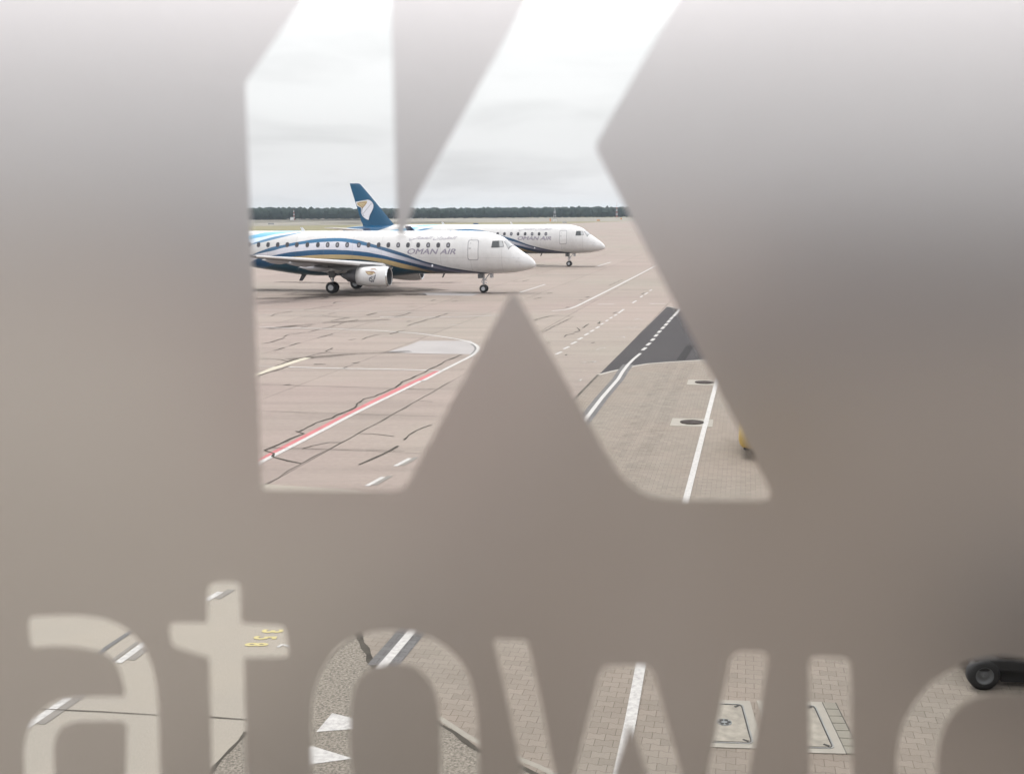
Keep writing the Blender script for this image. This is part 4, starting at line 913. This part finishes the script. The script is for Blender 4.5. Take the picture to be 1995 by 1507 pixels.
for sx in (-1, 1):
    for sy in (-.85, .85): wheel2(tg, (sx*.38, sy*.75, .27), .27, .2, (1, 0, 0), yel)
p = at(1916, 1348, 0); px0 = p.x
ct = empty('service_cart', (p.x+1.05, p.y+.55, 0), radians(-4)); tag(ct, 'dark grey service cart on black tyred wheels seen in the lower right corner', 'cart')
m = MB(); m.box((.15, 0, .32), (2.5, 1.1, .16), bev=.03); m.build('chassis', blk, ct)
m = MB(); m.box((.3, .05, .88), (2.3, 1.2, .94), bev=.08); autosmooth(m.build('body', dgrey, ct), 60)
for k in range(3):
    m = MB(); m.box((-.4+k*.7, -.56, 1.0), (.55, .03, .6), bev=.01); m.build('panel', mat('cart_panel', (.12, .125, .13), .5), ct)
for sx in (-1.05, 1.15):
    for sy in (-.5, .5): wheel2(ct, (sx+.06, sy, .197), .197, .16, (0, 1, 0))
m = MB(); m.box((.35, -.42, .19), (2.2, .10, .22), bev=.01); m.build('axle_beam', blk, ct)

# added low building on the right, there to darken the tone of the frosting
bm_ = mat('added_building_cladding', (.32, .31, .31), .6, var=.06); bg_ = mat('added_building_glazing', (.04, .045, .05), .15)
p = at(1640, 560, 0); sbd = empty('added_building', (p.x+16, p.y+6, 0), -GRID); tag(sbd, 'added long low grey building that darkens the frosted glass on the right', 'building')
m = MB(); m.box((0, 0, 2.2), (42, 10, 4.4)); m.build('wall', bm_, sbd)
m = MB(); m.box((0, 0, 4.5), (43, 11, .25)); m.build('roof', mat('added_building_roof', (.13, .13, .14), .8), sbd)
for k in range(12):
    m = MB(); m.box((-18.5+k*3.3, -5.03, 2.5), (2.4, .08, 1.0)); m.build('window', bg_, sbd)

# ------------------------------------------------------------------ the window: pane, frosted film with cut-out letters, frame, room
WYAW = radians(7)
WH = Vector((cos(WYAW), -sin(WYAW), 0)); WN = Vector((sin(WYAW), cos(WYAW), 0)); WO = CAM+FW*WIN_D
def onwin(x, y):
    d = ray(x, y); tt = (WO-CAM).dot(WN)/d.dot(WN); q = CAM+d*tt-WO
    return q.dot(WH), q.z
def rounded(pts, r, n=5):
    out = []; k = len(pts)
    for i in range(k):
        a, b, c = Vector(pts[i-1]), Vector(pts[i]), Vector(pts[(i+1) % k]); rr = r[i] if isinstance(r, (list, tuple)) else r
        u, v = (a-b), (c-b); rr = min(rr, u.length*.45, v.length*.45)
        if rr < .5: out.append(tuple(b)); continue
        s0, s1 = b+u.normalized()*rr, b+v.normalized()*rr
        for j in range(n+1):
            q = j/n; out.append(tuple((1-q)**2*s0+2*q*(1-q)*b+q*q*s1))
    return out
def cat(pts, k=6):                              # closed catmull-rom
    n = len(pts); out = []
    for i in range(n):
        p0, p1_, p2_, p3_ = (Vector(pts[(i+j-1) % n]) for j in range(4))
        for j in range(k):
            t_ = j/k; out.append(tuple(.5*((2*p1_)+(p2_-p0)*t_+(2*p0-5*p1_+4*p2_-p3_)*t_*t_+(3*p1_-p0-3*p2_+p3_)*t_**3)))
    return out
K = rounded([(478, 163), (618, -40), (762, -240), (762, 0), (774, 452), (783, 470), (798, 425), (812, 386), (1027, 0), (1195, -300), (1494, -300), (1322, 0), (1158, 286), (1217, 401), (1512, 976), (1232, 972), (1000, 562), (786, 957), (511, 953)],
            [8, 0, 0, 0, 0, 3, 0, 0, 0, 0, 0, 0, 14, 0, 34, 80, 16, 22, 10])
La = rounded([(56, 1200), (150, 1196), (205, 1203), (250, 1224), (285, 1262), (302, 1310), (309, 1360), (313, 1507), (318, 1648), (252, 1648), (250, 1612), (205, 1642), (150, 1655), (95, 1640), (60, 1595), (48, 1530), (47, 1450), (56, 1415), (76, 1385), (110, 1363), (150, 1356), (244, 1355), (242, 1335), (232, 1297), (205, 1270), (150, 1259), (100, 1257), (60, 1262)], [14, 25, 25, 25, 25, 25, 25, 0, 8, 8, 8, 25, 25, 25, 25, 25, 25, 25, 25, 25, 20, 4, 10, 20, 25, 25, 0, 14])
La_in = rounded([(248, 1404), (150, 1403), (118, 1415), (105, 1445), (106, 1500), (116, 1560), (150, 1592), (200, 1585), (245, 1540)], [14, 20, 20, 20, 20, 20, 25, 25, 20])
Lt = rounded([(405, 1133), (468, 1133), (471, 1213), (556, 1217), (564, 1279), (476, 1280), (481, 1497), (484, 1580), (500, 1620), (570, 1622), (572, 1680), (480, 1685), (425, 1650), (416, 1580), (414, 1497), (408, 1280), (334, 1257), (330, 1212), (404, 1211)],
             [22, 12, 4, 14, 14, 4, 0, 20, 20, 6, 6, 40, 40, 20, 0, 4, 14, 12, 4])
Lo = cat([(606, 1405), (611, 1348), (630, 1299), (664, 1256), (712, 1232), (766, 1226), (830, 1237), (876, 1264), (908, 1301), (925, 1354), (932, 1418), (933, 1507), (920, 1580), (886, 1635), (836, 1662), (775, 1670), (712, 1662), (660, 1632), (624, 1575), (609, 1500)])
Lo_in = cat([(682, 1432), (685, 1378), (694, 1333), (716, 1306), (745, 1295), (775, 1293), (805, 1298), (828, 1315), (845, 1340), (854, 1376), (857, 1440), (858, 1500), (848, 1560), (815, 1597), (772, 1604), (728, 1597), (697, 1560), (687, 1500)])
Lw = rounded([(960, 1243), (1029, 1244), (1054, 1362), (1082, 1507), (1098, 1580), (1118, 1507), (1170, 1294), (1270, 1294), (1329, 1507), (1357, 1613), (1378, 1507), (1424, 1267), (1500, 1267), (1459, 1507), (1426, 1692), (1322, 1690), (1261.5, 1507), (1228, 1406), (1196.5, 1507), (1139, 1690), (1062, 1690), (1018, 1507), (973, 1292)],
             [12, 14, 0, 0, 3, 0, 24, 24, 0, 3, 0, 26, 24, 0, 6, 6, 0, 4, 0, 6, 6, 0, 0])
Li = rounded([(1575, 1276), (1658, 1280), (1661, 1507), (1664, 1702), (1582, 1700), (1578, 1507)], [20, 20, 0, 8, 8, 0])
Lc = rounded([(2010, 1286), (1960, 1276), (1907, 1280), (1856, 1300), (1806, 1333), (1774, 1376), (1755, 1415), (1745, 1469), (1746, 1540), (1765, 1620), (1810, 1680), (1880, 1712), (1960, 1712), (2050, 1690), (2050, 1625), (1960, 1645), (1895, 1635), (1850, 1600), (1828, 1550), (1826, 1490), (1830, 1445), (1846, 1402), (1872, 1372), (1907, 1355), (1952, 1350), (2010, 1354), (2060, 1380), (2090, 1330)], 22)
X0, X1, Z0, Z1 = -1.35, 1.25, -1.0, .95
cu = bpy.data.curves.new('film_outline', 'CURVE'); cu.dimensions = '2D'; cu.fill_mode = 'BOTH'; cu.extrude = .0001
def spl(P):
    s_ = cu.splines.new('POLY'); s_.points.add(len(P)-1)
    for i, (a, b_) in enumerate(P): s_.points[i].co = (a, b_, 0, 1)
    s_.use_cyclic_u = True
e_ = .03
spl([(X0+e_, Z0+e_), (X1-e_, Z0+e_), (X1-e_, Z1-e_), (X0+e_, Z1-e_)])
for P in (K, La, La_in, Lt, Lo, Lo_in, Lw, Li, Lc): spl([onwin(*q) for q in P])
tmp = bpy.data.objects.new('tmp', cu); COL.objects.link(tmp)
me = bpy.data.meshes.new_from_object(tmp.evaluated_get(bpy.context.evaluated_depsgraph_get())); bpy.data.objects.remove(tmp)
win = empty('frosted_window', WO); tag(win, 'large window pane with frosted film, a big K and small letters cut out clear', 'window')
WM = Matrix((WH, Vector((0, 0, 1)), -WN)).transposed().to_4x4()
win.matrix_world = Matrix.Translation(WO) @ WM           # local: x right, y up, z towards the viewer
def glass(name, rough, tint, ior):
    m = bpy.data.materials.new(name); m.use_nodes = True; t = m.node_tree; t.nodes.clear()
    g_ = N(t, 'ShaderNodeBsdfGlass', i_Roughness=rough, i_IOR=ior, distribution='MULTI_GGX'); g_.inputs['Color'].default_value = (*tint, 1); o = N(t, 'ShaderNodeOutputMaterial'); L(t, g_.outputs[0], o.inputs[0]); return m
FILM_R, FILM_T = .47, (.765, .748, .746)
film_m = glass('frosted_film', FILM_R, FILM_T, 1.2)
me.name = 'film'; me.materials.clear(); me.materials.append(film_m)
for p_ in me.polygons: p_.use_smooth = False
film = bpy.data.objects.new('film', me); COL.objects.link(film); film.parent = win; film.location = (0, 0, .0006)
mb = MB(); mb.box(((X0+X1)/2, (Z0+Z1)/2, -.004), (X1-X0, Z1-Z0, .008)); pane = mb.build('pane', glass('clear_glass', 0, (.985, .99, .985), 1.45), win)
frame_m = mat('anthracite_window_frame', (.05, .052, .055), .4, metal=.3)
mb = MB(); fw_ = .06
for cx_, cy_, w_, h_ in (((X0+X1)/2, Z0-fw_/2, X1-X0+2*fw_, fw_), ((X0+X1)/2, Z1+fw_/2, X1-X0+2*fw_, fw_), (X0-fw_/2, (Z0+Z1)/2, fw_, Z1-Z0), (X1+fw_/2, (Z0+Z1)/2, fw_, Z1-Z0)):
    mb.box((cx_, cy_, -.01), (w_, h_, .07))
mb.build('frame', frame_m, win)
wallp = mat('terminal_wall_paint', (.30, .30, .30), .9); carpet = mat('terminal_carpet', (.10, .10, .11), .95)
def room(name, c, d, m):
    mb = MB(); mb.box(c, d); o = mb.build(name, m, kind='structure'); o.matrix_world = win.matrix_world.copy(); return o
xa, xb, za, zb, dep = X0-fw_-2.0, X1+fw_+2.0, -1.5, 1.35, 5.0
room('terminal_wall', ((xa+X0-fw_)/2, (za+zb)/2, -.01), (X0-fw_-xa, zb-za, .2), wallp)
room('terminal_wall', ((xb+X1+fw_)/2, (za+zb)/2, -.01), (xb-X1-fw_, zb-za, .2), wallp)
room('terminal_wall', ((X0+X1)/2, (za+Z0-fw_)/2, -.01), (X1-X0+2*fw_-.004, Z0-fw_-za, .196), wallp)
room('terminal_wall', ((X0+X1)/2, (zb+Z1+fw_)/2, -.01), (X1-X0+2*fw_-.004, zb-Z1-fw_, .196), wallp)
room('terminal_wall', ((xa+xb)/2, (za+zb)/2, dep), (xb-xa, zb-za, .1), wallp)
room('terminal_wall', (xa-.05, (za+zb)/2, dep/2), (.1, zb-za, dep+.1), wallp)
room('terminal_wall', (xb+.05, (za+zb)/2, dep/2), (.1, zb-za, dep+.1), wallp)
room('terminal_floor', ((xa+xb)/2, za-.06, dep/2), (xb-xa+.2, .1, dep+.2), carpet)
room('terminal_ceiling', ((xa+xb)/2, zb+.06, dep/2), (xb-xa+.2, .1, dep+.2), wallp)

# outside of the terminal: it shades the ground in front of it
ea, eb, et = -7.0, 34.0, 7.5; gz = -WO.z
room('terminal_wall', ((ea+xa)/2-.05, (gz+et)/2, -.01), (xa-.1-ea, et-gz, .2), wallp)
room('terminal_wall', ((xb+.1+eb)/2, (gz+et)/2, -.01), (eb-xb-.1, et-gz, .2), wallp)
room('terminal_wall', ((xa+xb)/2, (gz+za)/2-.06, -.01), (xb-xa+.19, za-gz-.1, .2), wallp)
room('terminal_wall', ((xa+xb)/2, (et+zb)/2+.06, -.01), (xb-xa+.19, et-zb-.12, .2), wallp)
room('terminal_wall', (19.0, (gz+et)/2, -13.0), (8.0, et-gz-.3, 26), wallp)  # added wing out of view, darkens the ground and film on the right

# ------------------------------------------------------------------ haze
hz = bpy.data.materials.new('haze_air'); hz.use_nodes = True; t = hz.node_tree; t.nodes.clear()
v_ = N(t, 'ShaderNodeVolumePrincipled'); v_.inputs['Density'].default_value = 1.0e-4; v_.inputs['Color'].default_value = (.72, .86, 1, 1); v_.inputs['Anisotropy'].default_value = .0
o_ = N(t, 'ShaderNodeOutputMaterial'); L(t, v_.outputs[0], o_.inputs[1])
mb = MB(); mb.box((0, 4470, 12), (18200, 9100, 26.1)); hb = mb.build('haze', hz); hb['kind'] = 'stuff'
